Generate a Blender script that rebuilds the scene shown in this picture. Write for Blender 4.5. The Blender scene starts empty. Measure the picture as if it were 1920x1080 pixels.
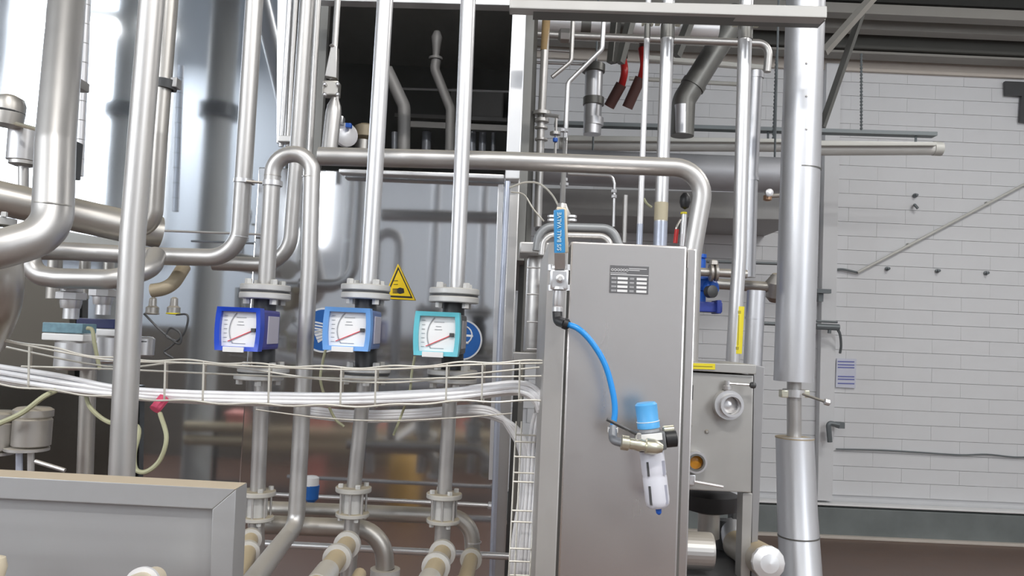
import bpy, bmesh, math, random
from mathutils import Vector, Matrix
random.seed(7)
C = bpy.context.scene.collection
V = Vector
PI = math.pi

# ------------------------------------------------------------------ camera
FPX = 1500.0
CAM = V((0.0, 0.0, 1.6))
PITCH, ROLL = math.radians(3.3), math.radians(2.5)
FW = V((0, math.cos(PITCH), math.sin(PITCH)))
R0, U0 = V((1, 0, 0)), V((0, -math.sin(PITCH), math.cos(PITCH)))
RT = R0 * math.cos(ROLL) + U0 * math.sin(ROLL)
UP = U0 * math.cos(ROLL) - R0 * math.sin(ROLL)
cd = bpy.data.cameras.new('camera'); cam = bpy.data.objects.new('camera', cd); C.objects.link(cam)
cd.sensor_width = 36.0; cd.lens = 36.0 * FPX / 1920.0; cd.clip_start = 0.02; cd.clip_end = 100
cam.matrix_world = Matrix(((RT.x, UP.x, -FW.x, CAM.x), (RT.y, UP.y, -FW.y, CAM.y), (RT.z, UP.z, -FW.z, CAM.z), (0, 0, 0, 1)))
bpy.context.scene.camera = cam
vs = bpy.context.scene.view_settings
vs.view_transform = 'Standard'; vs.look = 'None'; vs.gamma = 1.0; vs.use_curve_mapping = False
vs.exposure = 0.2

# ------------------------------------------------------------------ world and large lights
w = bpy.data.worlds.new('world'); bpy.context.scene.world = w; w.use_nodes = True
bg = w.node_tree.nodes['Background']; bg.inputs[0].default_value = (0.75, 0.83, 1.0, 1); bg.inputs[1].default_value = 0.3
def area(name, loc, rot, sx, sy, power, col):
    l = bpy.data.lights.new(name, 'AREA'); l.shape = 'RECTANGLE'; l.size = sx; l.size_y = sy; l.energy = power; l.color = col
    o = bpy.data.objects.new(name, l); o.location = loc; o.rotation_euler = rot; C.objects.link(o); return o
WIN_Y, WIN_Z0, WIN_Z1 = -4.0, 2.5, 6.2
WINS = [(-8.8, -6.4), (-6.2, -4.2), (3.2, 5.2), (-2.62, -2.16)]
for i, (a, b) in enumerate(WINS):
    area('window_daylight', ((a + b) / 2, WIN_Y + 0.03, (WIN_Z0 + WIN_Z1) / 2), (PI / 2, 0, 0), b - a - .1, WIN_Z1 - WIN_Z0 - .1, (205, 185, 120, 40)[i], (0.93, 0.965, 1.0))
FILL_LAMPS = [(-4.6, -3.0), (0.2, -1.2), (3.6, -0.6), (3.9, 3.6)]  # unseen lamps added to spread the light and lift the wall
for (x, y) in FILL_LAMPS:
    area('fill_lamp_light', (x, y, 4.72), (0, 0, 0), 1.5, .25, 60 if y > 2 else 105, (1.0, 0.975, 0.94))

def at(px, py, Y):
    d = FW + RT * ((px - 960) / FPX) + UP * ((540 - py) / FPX)
    return CAM + d * (Y / d.y)
def at_z(px, py, z):
    d = FW + RT * ((px - 960) / FPX) + UP * ((540 - py) / FPX)
    return CAM + d * ((z - CAM.z) / d.z)

# ------------------------------------------------------------------ materials
MATS = {}
def nodes_of(m): m.use_nodes = True; return m.node_tree.nodes, m.node_tree.links, m.node_tree.nodes['Principled BSDF']
def plain(name, col, rough=.5, metal=0.0, var=.06, scale=14.0, bump=0.0, stretch=(1, 1, 1), dust=0.0, aniso=0.0, rvar=.15, spec=.5, dustcol=(.36, .30, .2)):
    m = bpy.data.materials.new(name); n, l, p = nodes_of(m)
    tc = n.new('ShaderNodeTexCoord'); mp = n.new('ShaderNodeMapping'); mp.inputs['Scale'].default_value = stretch
    l.new(tc.outputs['Object'], mp.inputs[0])
    nz = n.new('ShaderNodeTexNoise'); nz.inputs['Scale'].default_value = scale; nz.inputs['Detail'].default_value = 5
    l.new(mp.outputs[0], nz.inputs['Vector'])
    mx = n.new('ShaderNodeMix'); mx.data_type = 'RGBA'
    mx.inputs['A'].default_value = tuple(max(0, c * (1 - var)) for c in col) + (1,)
    mx.inputs['B'].default_value = tuple(min(1, c * (1 + var)) for c in col) + (1,)
    l.new(nz.outputs['Fac'], mx.inputs['Factor'])
    mr = n.new('ShaderNodeMapRange'); mr.inputs['To Min'].default_value = rough * (1 - rvar); mr.inputs['To Max'].default_value = min(1, rough * (1 + rvar))
    l.new(nz.outputs['Fac'], mr.inputs['Value'])
    p.inputs['Metallic'].default_value = metal; p.inputs['Specular IOR Level'].default_value = spec
    p.inputs['Anisotropic'].default_value = aniso
    col_out, rough_out = mx.outputs['Result'], mr.outputs['Result']
    if dust > 0:
        g = n.new('ShaderNodeNewGeometry'); sp = n.new('ShaderNodeSeparateXYZ'); l.new(g.outputs['Normal'], sp.inputs[0])
        d1 = n.new('ShaderNodeMapRange'); d1.interpolation_type = 'SMOOTHSTEP'
        d1.inputs['From Min'].default_value = .35; d1.inputs['From Max'].default_value = .95; d1.inputs['To Max'].default_value = dust
        l.new(sp.outputs['Z'], d1.inputs['Value'])
        m2 = n.new('ShaderNodeMix'); m2.data_type = 'RGBA'; m2.inputs['B'].default_value = dustcol + (1,)
        l.new(d1.outputs[0], m2.inputs['Factor']); l.new(col_out, m2.inputs['A']); col_out = m2.outputs['Result']
        ma = n.new('ShaderNodeMath'); ma.operation = 'MULTIPLY_ADD'; ma.inputs[1].default_value = -metal; ma.inputs[2].default_value = metal
        l.new(d1.outputs[0], ma.inputs[0]); l.new(ma.outputs[0], p.inputs['Metallic'])
        m3 = n.new('ShaderNodeMix'); m3.inputs['B'].default_value = .9; l.new(d1.outputs[0], m3.inputs['Factor']); l.new(rough_out, m3.inputs['A']); rough_out = m3.outputs['Result']
    l.new(col_out, p.inputs['Base Color']); l.new(rough_out, p.inputs['Roughness'])
    if bump > 0:
        b = n.new('ShaderNodeBump'); b.inputs['Strength'].default_value = bump; b.inputs['Distance'].default_value = .01
        l.new(nz.outputs['Fac'], b.inputs['Height']); l.new(b.outputs[0], p.inputs['Normal'])
    MATS[name] = m; return m
STEEL = plain('satin_steel', (.55, .54, .53), .42, .85, .05, 9, dust=.45)
STEELC = plain('clean_steel', (.72, .72, .73), .36, .88, .04, 9, dust=.2)
DULL = plain('dull_steel', (.50, .48, .45), .40, .85, .12, 12, dust=.6)
DARKM = plain('dark_grey_steel', (.20, .20, .19), .45, .7, .15, 10)  # even dark grey steel for bands, struts and gaps
ALU = plain('aluminium_jacket', (.68, .69, .72), .42, .85, .04, 5, dust=.15)
ALUW = plain('white_coated_pipe', (.80, .80, .82), .35, .35, .04, 6)
GALV = plain('cast_grey_flange', (.60, .60, .59), .5, .35, .12, 30, bump=.05, dust=.55)
GALVD = plain('dusty_flange', (.52, .51, .48), .55, .35, .14, 30, bump=.05, dust=.8)
TAN = plain('dusty_tan_pipe', (.46, .39, .28), .6, .25, .12, 18, dust=.7, dustcol=(.45, .36, .22))
BRUSH = plain('brushed_cabinet_sheet', (.66, .63, .61), .27, .92, .015, 20, stretch=(1, 1, .25), rvar=.05)
BRUSHF = plain('brushed_cover_sheet', (.42, .425, .435), .5, .6, .05, 40, stretch=(.03, 1, 1), dust=.75, dustcol=(.55, .44, .29))
MIRROR = plain('polished_sheet', (.60, .64, .69), .045, .97, .06, 1.7, bump=0, rvar=.5)
MIRROR2 = plain('dull_polished_sheet', (.60, .61, .63), .075, .96, .08, 1.8, bump=0, rvar=.5)
POST = plain('white_frame_post', (.86, .87, .89), .3, .5, .02, 5)
BLUEST = plain('bluish_conduit', (.50, .54, .64), .35, .6, .05, 8)
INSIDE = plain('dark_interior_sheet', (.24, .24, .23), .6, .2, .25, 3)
BLACK = plain('black_plastic', (.02, .02, .022), .45, 0)
DGREY = plain('dark_grey_body', (.07, .072, .075), .45, .2)
WHITEP = plain('white_plastic', (.80, .80, .80), .4, 0, .02)
CABLE = plain('white_cable_sheath', (.88, .88, .90), .45, 0, .03)
WIRE = plain('zinc_wire', (.66, .64, .58), .45, .5, .08)
YGCAB = plain('yellow_green_cable', (.40, .40, .26), .6, 0, .1)
DIAL = plain('dial_white', (.86, .87, .88), .35, 0, .01)
INK = plain('black_ink', (.02, .02, .02), .6)
GINK = plain('grey_ink', (.35, .36, .38), .6)
REDP = plain('red_pointer', (.75, .10, .10), .5)
BLUE1 = plain('deep_blue_paint', (.012, .06, .50), .35, 0, .04)
BLUE2 = plain('sky_blue_paint', (.14, .34, .72), .38, 0, .04)
BLUE3 = plain('turquoise_paint', (.13, .52, .62), .38, 0, .04)
NAVY = plain('navy_side_paint', (.05, .05, .26), .4, 0, .05)
SLATE = plain('slate_blue_paint', (.10, .16, .36), .4, 0, .05)
SIGNB = plain('sign_blue', (.015, .12, .42), .4, 0, .02)
SIGNW = plain('sign_white', (.78, .80, .82), .4, 0, .02)
SIGNY = plain('sign_yellow', (.86, .60, .01), .4, 0, .02)
STICKY = plain('sticker_yellow', (.82, .70, .03), .5, 0, .03)
HOSE = plain('blue_hose', (.03, .30, .78), .3, 0, .03)
KNOB = plain('blue_knob', (.10, .40, .78), .4, 0, .03)
HANDB = plain('blue_handle_sleeve', (.03, .24, .52), .5, 0, .05)
BOWL = plain('grey_white_bowl', (.68, .69, .76), .35, 0, .02)
BRASS = plain('pale_nickel_brass', (.66, .64, .52), .3, .8, .06)
AMBER = plain('amber_liquid_glass', (.65, .28, .03), .2, 0, .2, 30)
REDV = plain('red_paint', (.45, .02, .02), .35, 0, .06)
MAROON = plain('dark_maroon_pipe', (.09, .04, .035), .5, 0, .1)
PUMPB = plain('pump_blue', (.02, .12, .55), .4, 0, .06)
PUMPN = plain('pump_navy', (.025, .05, .30), .45, 0, .06)
PINK = plain('red_cap', (.65, .08, .16), .5)
TEAL = plain('teal_label', (.15, .27, .33), .5, 0, .4, 90)
BROWN_REFL = plain('brown_reflection_tone', (.085, .075, .06), .5, .3, .15, 4)  # brown of a dark reflection, put into a sheet colour
PAINTW = plain('white_wall_paint', (.68, .69, .71), .65, 0, .05, 3.5, bump=.04)
MORT = plain('painted_mortar', (.66, .67, .69), .8, 0, .06, 9)
PLINTH = plain('grey_green_plinth', (.17, .19, .19), .5, 0, .3, 5)
FLOORM = plain('brown_resin_floor', (.125, .074, .055), .35, 0, .25, 6, bump=.05)
CEIL = plain('brown_grey_roof', (.07, .068, .06), .8, 0, .1, 2)
BEAMM = plain('grey_beam_paint', (.27, .26, .24), .65, 0, .08, 4)
TANB = plain('tan_strip', (.55, .50, .45), .8, 0, .08, 4)  # even tan for strips along the back wall
ROOMW = plain('hall_wall_paint', (.72, .73, .74), .8, 0, .03, 2)
LUM = plain('luminaire_grey', (.55, .55, .52), .5, .1, .05)
LUMD = plain('luminaire_diffuser', (.62, .62, .60), .35, 0, .03)
RAIL = plain('dark_rail', (.16, .18, .19), .5, .3, .1)
DUCT = plain('grey_duct', (.42, .43, .46), .5, .3, .06)
m = bpy.data.materials.new('fill_lamp_glow'); m.use_nodes = True
e = m.node_tree.nodes['Principled BSDF']; e.inputs['Emission Color'].default_value = (1, .97, .9, 1); e.inputs['Emission Strength'].default_value = 6
FILL_GLOW = m  # glow of the added lamps
m = bpy.data.materials.new('window_pane'); m.use_nodes = True
e = m.node_tree.nodes['Principled BSDF']; e.inputs['Base Color'].default_value = (.8, .86, .95, 1); e.inputs['Roughness'].default_value = .1
PANE = m

# ------------------------------------------------------------------ mesh helpers
WL = {}
def frame_of(axis):
    a = axis.normalized(); h = V((0, 0, 1)) if abs(a.z) < .9 else V((1, 0, 0))
    u = h.cross(a).normalized(); return u, a.cross(u).normalized(), a
class MB:
    def __init__(s, M=None): s.v = []; s.f = []; s.M = M
    def add(s, vs, fs):
        k = len(s.v)
        s.v += [(s.M @ V(p)) if s.M else V(p) for p in vs]; s.f += [tuple(i + k for i in q) for q in fs]; return s
    def box(s, c, d):
        x, y, z = c; a, b, h = d[0] / 2, d[1] / 2, d[2] / 2
        vs = [(x + i * a, y + j * b, z + k * h) for k in (-1, 1) for j in (-1, 1) for i in (-1, 1)]
        return s.add(vs, [(0, 2, 3, 1), (4, 5, 7, 6), (0, 1, 5, 4), (2, 6, 7, 3), (0, 4, 6, 2), (1, 3, 7, 5)])
    def hexa(s, p):       # eight corners: front 4 (tl,tr,br,bl) then back 4
        return s.add(p, [(0, 3, 2, 1), (4, 5, 6, 7), (0, 1, 5, 4), (3, 7, 6, 2), (0, 4, 7, 3), (1, 2, 6, 5)])
    def prism(s, pts, off):   # closed polygon pts extruded by off
        n = len(pts); off = V(off); a = [V(p) for p in pts]; b = [p + off for p in a]
        return s.add(a + b, [tuple(range(n)), tuple(range(2 * n - 1, n - 1, -1))] + [(i, i + n, (i + 1) % n + n, (i + 1) % n) for i in range(n)])
    def lathe(s, o, axis, prof, seg=20):    # profile [(radius, height along axis)]
        u, t, a = frame_of(V(axis)); o = V(o); vs = []
        for r, h in prof:
            for i in range(seg):
                q = 2 * PI * i / seg; vs.append(o + a * h + u * (r * math.cos(q)) + t * (r * math.sin(q)))
        fs = [(j * seg + i, j * seg + (i + 1) % seg, (j + 1) * seg + (i + 1) % seg, (j + 1) * seg + i) for j in range(len(prof) - 1) for i in range(seg)]
        if prof[0][0] > 1e-5: fs.append(tuple(range(seg - 1, -1, -1)))
        if prof[-1][0] > 1e-5: k = (len(prof) - 1) * seg; fs.append(tuple(range(k, k + seg)))
        return s.add(vs, fs)
    def ring(s, o, axis, ri, ro, h, seg=20):   # hollow collar centred on o
        return s._closed(o, axis, [(ri, -h / 2), (ro, -h / 2), (ro, h / 2), (ri, h / 2)], seg)
    def torus(s, o, axis, R, r, seg=20, k=8):
        return s._closed(o, axis, [(R + r * math.cos(2 * PI * j / k), r * math.sin(2 * PI * j / k)) for j in range(k)], seg)
    def _closed(s, o, axis, prof, seg):
        u, t, a = frame_of(V(axis)); o = V(o); vs = []; n = len(prof)
        for r, h in prof:
            for i in range(seg):
                q = 2 * PI * i / seg; vs.append(o + a * h + u * (r * math.cos(q)) + t * (r * math.sin(q)))
        return s.add(vs, [(j * seg + i, j * seg + (i + 1) % seg, ((j + 1) % n) * seg + (i + 1) % seg, ((j + 1) % n) * seg + i) for j in range(n) for i in range(seg)])
    def tube(s, pts, r, seg=16, bend=0.0, cap=True):
        pts = fillet(pts, bend) if bend else [V(p) for p in pts]
        n = len(pts); rs = r if isinstance(r, (list, tuple)) else [r] * n
        if len(rs) != n: rs = [rs[0] + (rs[-1] - rs[0]) * i / (n - 1) for i in range(n)]
        tg = [(pts[min(i + 1, n - 1)] - pts[max(i - 1, 0)]).normalized() for i in range(n)]
        u, t, a = frame_of(tg[0]); vs = []
        for i in range(n):
            if i:
                q = tg[i - 1].rotation_difference(tg[i]); u = q @ u; u = (u - tg[i] * u.dot(tg[i])).normalized()
            t = tg[i].cross(u)
            for k in range(seg):
                g = 2 * PI * k / seg; vs.append(pts[i] + u * (rs[i] * math.cos(g)) + t * (rs[i] * math.sin(g)))
        fs = [(i * seg + k, i * seg + (k + 1) % seg, (i + 1) * seg + (k + 1) % seg, (i + 1) * seg + k) for i in range(n - 1) for k in range(seg)]
        if cap: fs += [tuple(range(seg - 1, -1, -1)), tuple(range((n - 1) * seg, n * seg))]
        return s.add(vs, fs)
    def build(s, name, mat, parent=None, bevel=0.0, ang=35, seg=2, loc=None):
        if parent is not None: o0 = WL[parent.name]
        elif loc is not None: o0 = V(loc)
        else:
            lo = min(p.z for p in s.v); o0 = sum(s.v, V()) / len(s.v); o0 = V((o0.x, o0.y, lo))
        me = bpy.data.meshes.new(name); me.from_pydata([p - o0 for p in s.v], [], s.f); me.update()
        bm = bmesh.new(); bm.from_mesh(me); bmesh.ops.recalc_face_normals(bm, faces=bm.faces)
        if bevel:
            ed = [e for e in bm.edges if len(e.link_faces) == 2 and e.calc_face_angle(0) > math.radians(50)]
            rb_ = bmesh.ops.bevel(bm, geom=ed, offset=bevel, segments=seg, affect='EDGES', profile=.6, clamp_overlap=True)
            bf = set(rb_['faces']); flat = [f not in bf for f in bm.faces]
        bm.to_mesh(me); bm.free()
        me.materials.append(mat); me.polygons.foreach_set('use_smooth', [True] * len(me.polygons)); me.set_sharp_from_angle(angle=math.radians(ang))
        if bevel and len(s.f) < 40:      # bevelled plates keep truly flat faces
            for pl, q in zip(me.polygons, flat): pl.use_smooth = not q
            big = [set(pl.edge_keys) for pl, q in zip(me.polygons, flat) if q]
            for ed in me.edges:
                if any(tuple(sorted(ed.vertices)) in b_ for b_ in big): ed.use_edge_sharp = True
        o = bpy.data.objects.new(name, me); C.objects.link(o)
        if parent is not None: o.parent = parent
        else: o.location = o0
        WL[o.name] = o0
        return o
def fillet(pts, R, k=9):
    pts = [V(p) for p in pts]; out = [pts[0]]
    for i in range(1, len(pts) - 1):
        a, b, c = pts[i - 1], pts[i], pts[i + 1]
        d1, d2 = (a - b), (c - b); l1, l2 = d1.length, d2.length; d1.normalize(); d2.normalize()
        th = math.acos(max(-1, min(1, d1.dot(d2))))
        if th > PI - .02: out.append(b); continue
        t = min(R / math.tan(th / 2), l1 * .49 if i > 1 else l1 * .98, l2 * .49 if i < len(pts) - 2 else l2 * .98); r = t * math.tan(th / 2)
        cen = b + (d1 + d2).normalized() * (r / math.sin(th / 2)); p, q = b + d1 * t - cen, b + d2 * t - cen
        pu, qu = p.normalized(), q.normalized()
        for j in range(k + 1): out.append(cen + pu.slerp(qu, j / k) * r)
    return out + [pts[-1]]
def smooth_path(pts, n=8):
    pts = [V(p) for p in pts]; P = [pts[0] * 2 - pts[1]] + pts + [pts[-1] * 2 - pts[-2]]; out = []
    for i in range(1, len(P) - 2):
        for j in range(n):
            t = j / n; a, b, c, d = P[i - 1], P[i], P[i + 1], P[i + 2]
            out.append(.5 * ((2 * b) + (c - a) * t + (2 * a - 5 * b + 4 * c - d) * t * t + (3 * b - a - 3 * c + d) * t ** 3))
    return out + [pts[-1]]
def tag(o, label, cat, group=None):
    o['label'] = label; o['category'] = cat
    if group: o['group'] = group
    return o
def thing(name, label, cat, loc, group=None):
    o = bpy.data.objects.new(name, None); o.empty_display_size = .05; C.objects.link(o); o.location = loc; WL[o.name] = V(loc); return tag(o, label, cat, group)
def struct(o): o['kind'] = 'structure'; return o
def P_(l): return [at(*q) for q in l]
def pipe(name, label, cat, px, r, mat, bend=.05, group=None, seg=20, parent=None, smooth=0):
    pts = P_(px); Y = px[0][2]
    if px[0][1] <= -30: pts[0] = pts[0] + (pts[0] - pts[1]).normalized() * 1.3      # runs on up towards the roof
    if smooth: pts = smooth_path(pts, smooth)
    rr = [q * Y / FPX for q in r] if isinstance(r, (list, tuple)) else r * Y / FPX
    o = MB().tube(pts, rr, seg, 0 if smooth else bend).build(name, mat, parent)
    return o if parent is not None or label is None else tag(o, label, cat, group)
UNIT = {}
def unit_mesh(kind):
    if kind not in UNIT:
        b = MB(); b.lathe((0, 0, 0), (0, 0, 1), [(1, -.5), (1, .35), (.85, .5)], 6 if kind == 'hex' else 10)
        o = b.build('unit', GALV, loc=(0, 0, 0)); UNIT[kind] = o.data; C.objects.unlink(o); bpy.data.objects.remove(o)
    return UNIT[kind]
def bolt(parent, p, r, h, axis=(0, 0, 1), name='bolt', kind='hex'):
    o = bpy.data.objects.new(name, unit_mesh(kind)); C.objects.link(o); o.parent = parent; o.location = V(p) - WL[parent.name]
    o.scale = (r, r, h); o.rotation_euler = V((0, 0, 1)).rotation_difference(V(axis).normalized()).to_euler(); WL[o.name] = WL[parent.name]; return o
def collar(parent, name, p, axis, ri, ro, h, mat, seg=20): return MB().ring(p, axis, ri, ro, h, seg).build(name, mat, parent)
def flange(parent, p, r, h, ri, mat, nb=4, a0=.6, bolts='up', name='flange', axis=(0, 0, 1)):
    o = MB().lathe(V(p) - V(axis).normalized() * h / 2, axis, [(ri, 0), (r * .97, 0), (r, h * .15), (r, h * .85), (r * .97, h), (ri, h)], 28).build(name, mat, parent)
    u, t, a = frame_of(V(axis))
    for i in range(nb):
        g = a0 + 2 * PI * i / nb
        s = 1 if bolts == 'up' else -1
        bolt(o, V(p) + (u * math.cos(g) + t * math.sin(g)) * r * .74 + a * (s * h * .5 + s * r * .1), r * .15, r * .22, axis)
    return o
def sheet(px4, Y, th, name, mat, parent=None, bevel=0.0):
    f = [at(x, y, Y) for x, y in px4]; b = [p + V((0, th, 0)) for p in f]
    return MB().hexa(f + b).build(name, mat, parent, bevel)
def text_mesh(s, size, M, name, mat, parent, extrude=.0003):
    c = bpy.data.curves.new('t', 'FONT'); c.body = s; c.size = size; c.extrude = extrude; c.offset = size * .018; c.align_x = 'CENTER'; c.align_y = 'CENTER'; c.resolution_u = 2
    o = bpy.data.objects.new('t', c); C.objects.link(o)
    me = bpy.data.meshes.new_from_object(o.evaluated_get(bpy.context.evaluated_depsgraph_get()))
    C.objects.unlink(o); bpy.data.objects.remove(o)
    me.transform(Matrix.Translation(-WL[parent.name]) @ M); me.materials.clear(); me.materials.append(mat); me.name = name
    r = bpy.data.objects.new(name, me); C.objects.link(r); r.parent = parent; WL[r.name] = WL[parent.name]; r['kind'] = 'stuff'; return r
FRONT = Matrix.Rotation(PI / 2, 4, 'X')      # text in XY -> faces -Y

# ------------------------------------------------------------------ room shell
ZC = 6.5
XL, XR, YF, YB = -9.0, 7.0, -4.0, 7.0
struct(MB().box(((XL + XR) / 2, (YF + YB) / 2, -.05), (XR - XL + .4, YB - YF + .4, .1)).build('floor', FLOORM))
struct(MB().box(((XL + XR) / 2, (YF + YB) / 2, ZC + .05), (XR - XL + .4, YB - YF + .4, .1)).build('ceiling', CEIL))
struct(MB().box((XL - .05, (YF + YB) / 2, ZC / 2), (.1, YB - YF, ZC)).build('wall_left', ROOMW))
struct(MB().box((XR + .05, (YF + YB) / 2, ZC / 2), (.1, YB - YF, ZC)).build('wall_right', ROOMW))
wb = struct(MB().box(((XL + XR) / 2, YB + .1, ZC / 2), (XR - XL, .2, ZC)).build('wall_back', MORT))
wf = struct(MB().box(((XL + XR) / 2, YF - .15, ZC / 2), (XR - XL, .2, ZC)).build('wall_front', plain('pale_blue_hall_paint', (.67, .73, .81), .8, 0, .03, 2)))
struct(MB().box(((XL - .1) / 2, YF - .03, .76), (-.1 - XL, .04, 1.52)).build('trim_10', plain('added_dark_panel', (.13, .11, .09), .6, 0, .25, 3)))  # unseen dark panel added to darken reflections in the cabin sheets
for i, (a, b) in enumerate(WINS):
    zc = (WIN_Z0 + WIN_Z1) / 2; fr = MB()
    for dx in (a, (a + b) / 2, b): fr.box((dx, YF + .02, zc), (.06, .1, WIN_Z1 - WIN_Z0))
    for dz in (WIN_Z0, WIN_Z1): fr.box(((a + b) / 2, YF + .021, dz), (b - a + .06, .09, .06))
    wo = struct(fr.build('window_%d' % (i + 1), WHITEP))
    MB().box(((a + b) / 2, YF - .02, zc), (b - a, .01, WIN_Z1 - WIN_Z0)).build('window_pane', PANE, wo)
for (x, y) in FILL_LAMPS:  # lamps out of view, added for their light
    t = thing('added_fill_lamp', 'added fill lamp over the hall at x %.1f' % x, 'lamp', (x, y, 4.76))
    t['label'] = 'added unseen fill lamp hanging over the ' + ('far right aisle' if y > 2 else {-4.6: 'left end of the front aisle', .2: 'middle of the front aisle', 3.6: 'right end of the front aisle'}[x])
    MB().box((x, y, 4.82), (1.6, .3, .1)).build('lamp_housing', LUM, t, .01)
    MB().box((x, y, 4.755), (1.5, .25, .02)).build('lamp_diffuser', FILL_GLOW, t)
    for dx in (-.6, .6): MB().tube([(x + dx, y, 4.86), (x + dx, y, ZC)], .006, 6).build('hanger_rod', RAIL, t)
# painted blocks of the back wall, each its own part
CH, BL = .125, .5
z_hi = at(1750, 108, YB).z; x_lo = at(1000, 500, YB).x; x_hi = at(1935, 500, YB).x
bk = MB().box((0, 0, 0), (BL - .0015, .03, CH - .003)).build('block', PAINTW, loc=(0, 0, 0)); bmesh_block = bk.data; C.objects.unlink(bk); bpy.data.objects.remove(bk)
row = 0; z = .34; nb_blocks = 0
rest = MB()
while z + CH < 4.9:
    x = x_lo - (BL / 2 if row % 2 else 0)
    while x < x_hi:
        if nb_blocks < 299:
            o = bpy.data.objects.new('block', bmesh_block); C.objects.link(o); o.parent = wb
            o.location = V((x + BL / 2, YB - .005 - random.random() * .002, z + CH / 2)) - WL[wb.name]; nb_blocks += 1
        else: rest.box((x + BL / 2, YB - .005, z + CH / 2), (BL - .0015, .03, CH - .003))
        x += BL
    z += CH; row += 1
if rest.v: rest.build('block_courses', PAINTW, wb)['kind'] = 'stuff'
x0 = x_lo - .3
struct(MB().box(((x0 + XR) / 2, YB - .06, .125), (XR - x0, .12, .25)).build('baseboard_back', PLINTH, bevel=.01))
struct(MB().box(((x0 + XR) / 2, YB - .075, .275), (XR - x0, .11, .018)).build('trim_1', WHITEP, bevel=.01))
struct(MB().box(((x0 + XR) / 2, YB - .09, .012), (XR - x0, .16, .024)).build('trim_2', TANB, bevel=.006))
struct(MB().box((at(1556, 500, YB - .1).x, YB - .05, 2.2), (at(1570, 500, 6.9).x - at(1542, 500, 6.9).x, .1, 3.8)).build('trim_3', PAINTW, bevel=.005))
zb = at(1750, 128, YB).z
struct(MB().box(((x0 + XR) / 2, YB - .04, zb), (XR - x0, .04, .15)).build('trim_4', TANB))  # thin tan strip standing proud near the wall top
def ibeam(name, px, pyb, Y, h, wf_, x0, x1):
    zb = at(px, pyb, Y).z; b = MB()
    pr = [(-wf_ / 2, 0), (wf_ / 2, 0), (wf_ / 2, .02), (.012, .02), (.012, h - .02), (wf_ / 2, h - .02), (wf_ / 2, h), (-wf_ / 2, h), (-wf_ / 2, h - .02), (-.012, h - .02), (-.012, .02), (-wf_ / 2, .02)]
    b.prism([(x0, Y + a, zb + c) for a, c in pr], (x1 - x0, 0, 0)); return struct(b.build(name, BEAMM))
def rbeam(name, px, y0, y1, Y, dep, mat):
    za, zb_ = at(px, y0, Y).z, at(px, y1, Y).z
    return struct(MB().box(((x0 + XR) / 2, Y + dep / 2, (za + zb_) / 2), (XR - x0, dep, za - zb_)).build(name, mat, bevel=.004))
ibeam('trim_5', 1750, 112, 6.78, .30, .16, x0, XR)
rbeam('trim_6', 1750, 34, 60, 6.45, .12, BEAMM)
rbeam('trim_7', 1750, 12, 31, 6.2, .12, BEAMM)
rbeam('trim_8', 1750, 61, 96, 6.66, .06, plain('web_recess_shade', (.075, .075, .068), .7))  # shade of the web recess is put into the box colour
zf = at(1750, 13, 6.4).z
struct(MB().box(((x0 + XR) / 2, 6.38, (zf + ZC) / 2), (XR - x0, .06, ZC - zf)).build('trim_9', plain('added_roof_dark', (.035, .035, .032), .8)))  # added dark panel standing in for the dark roof space

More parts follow.
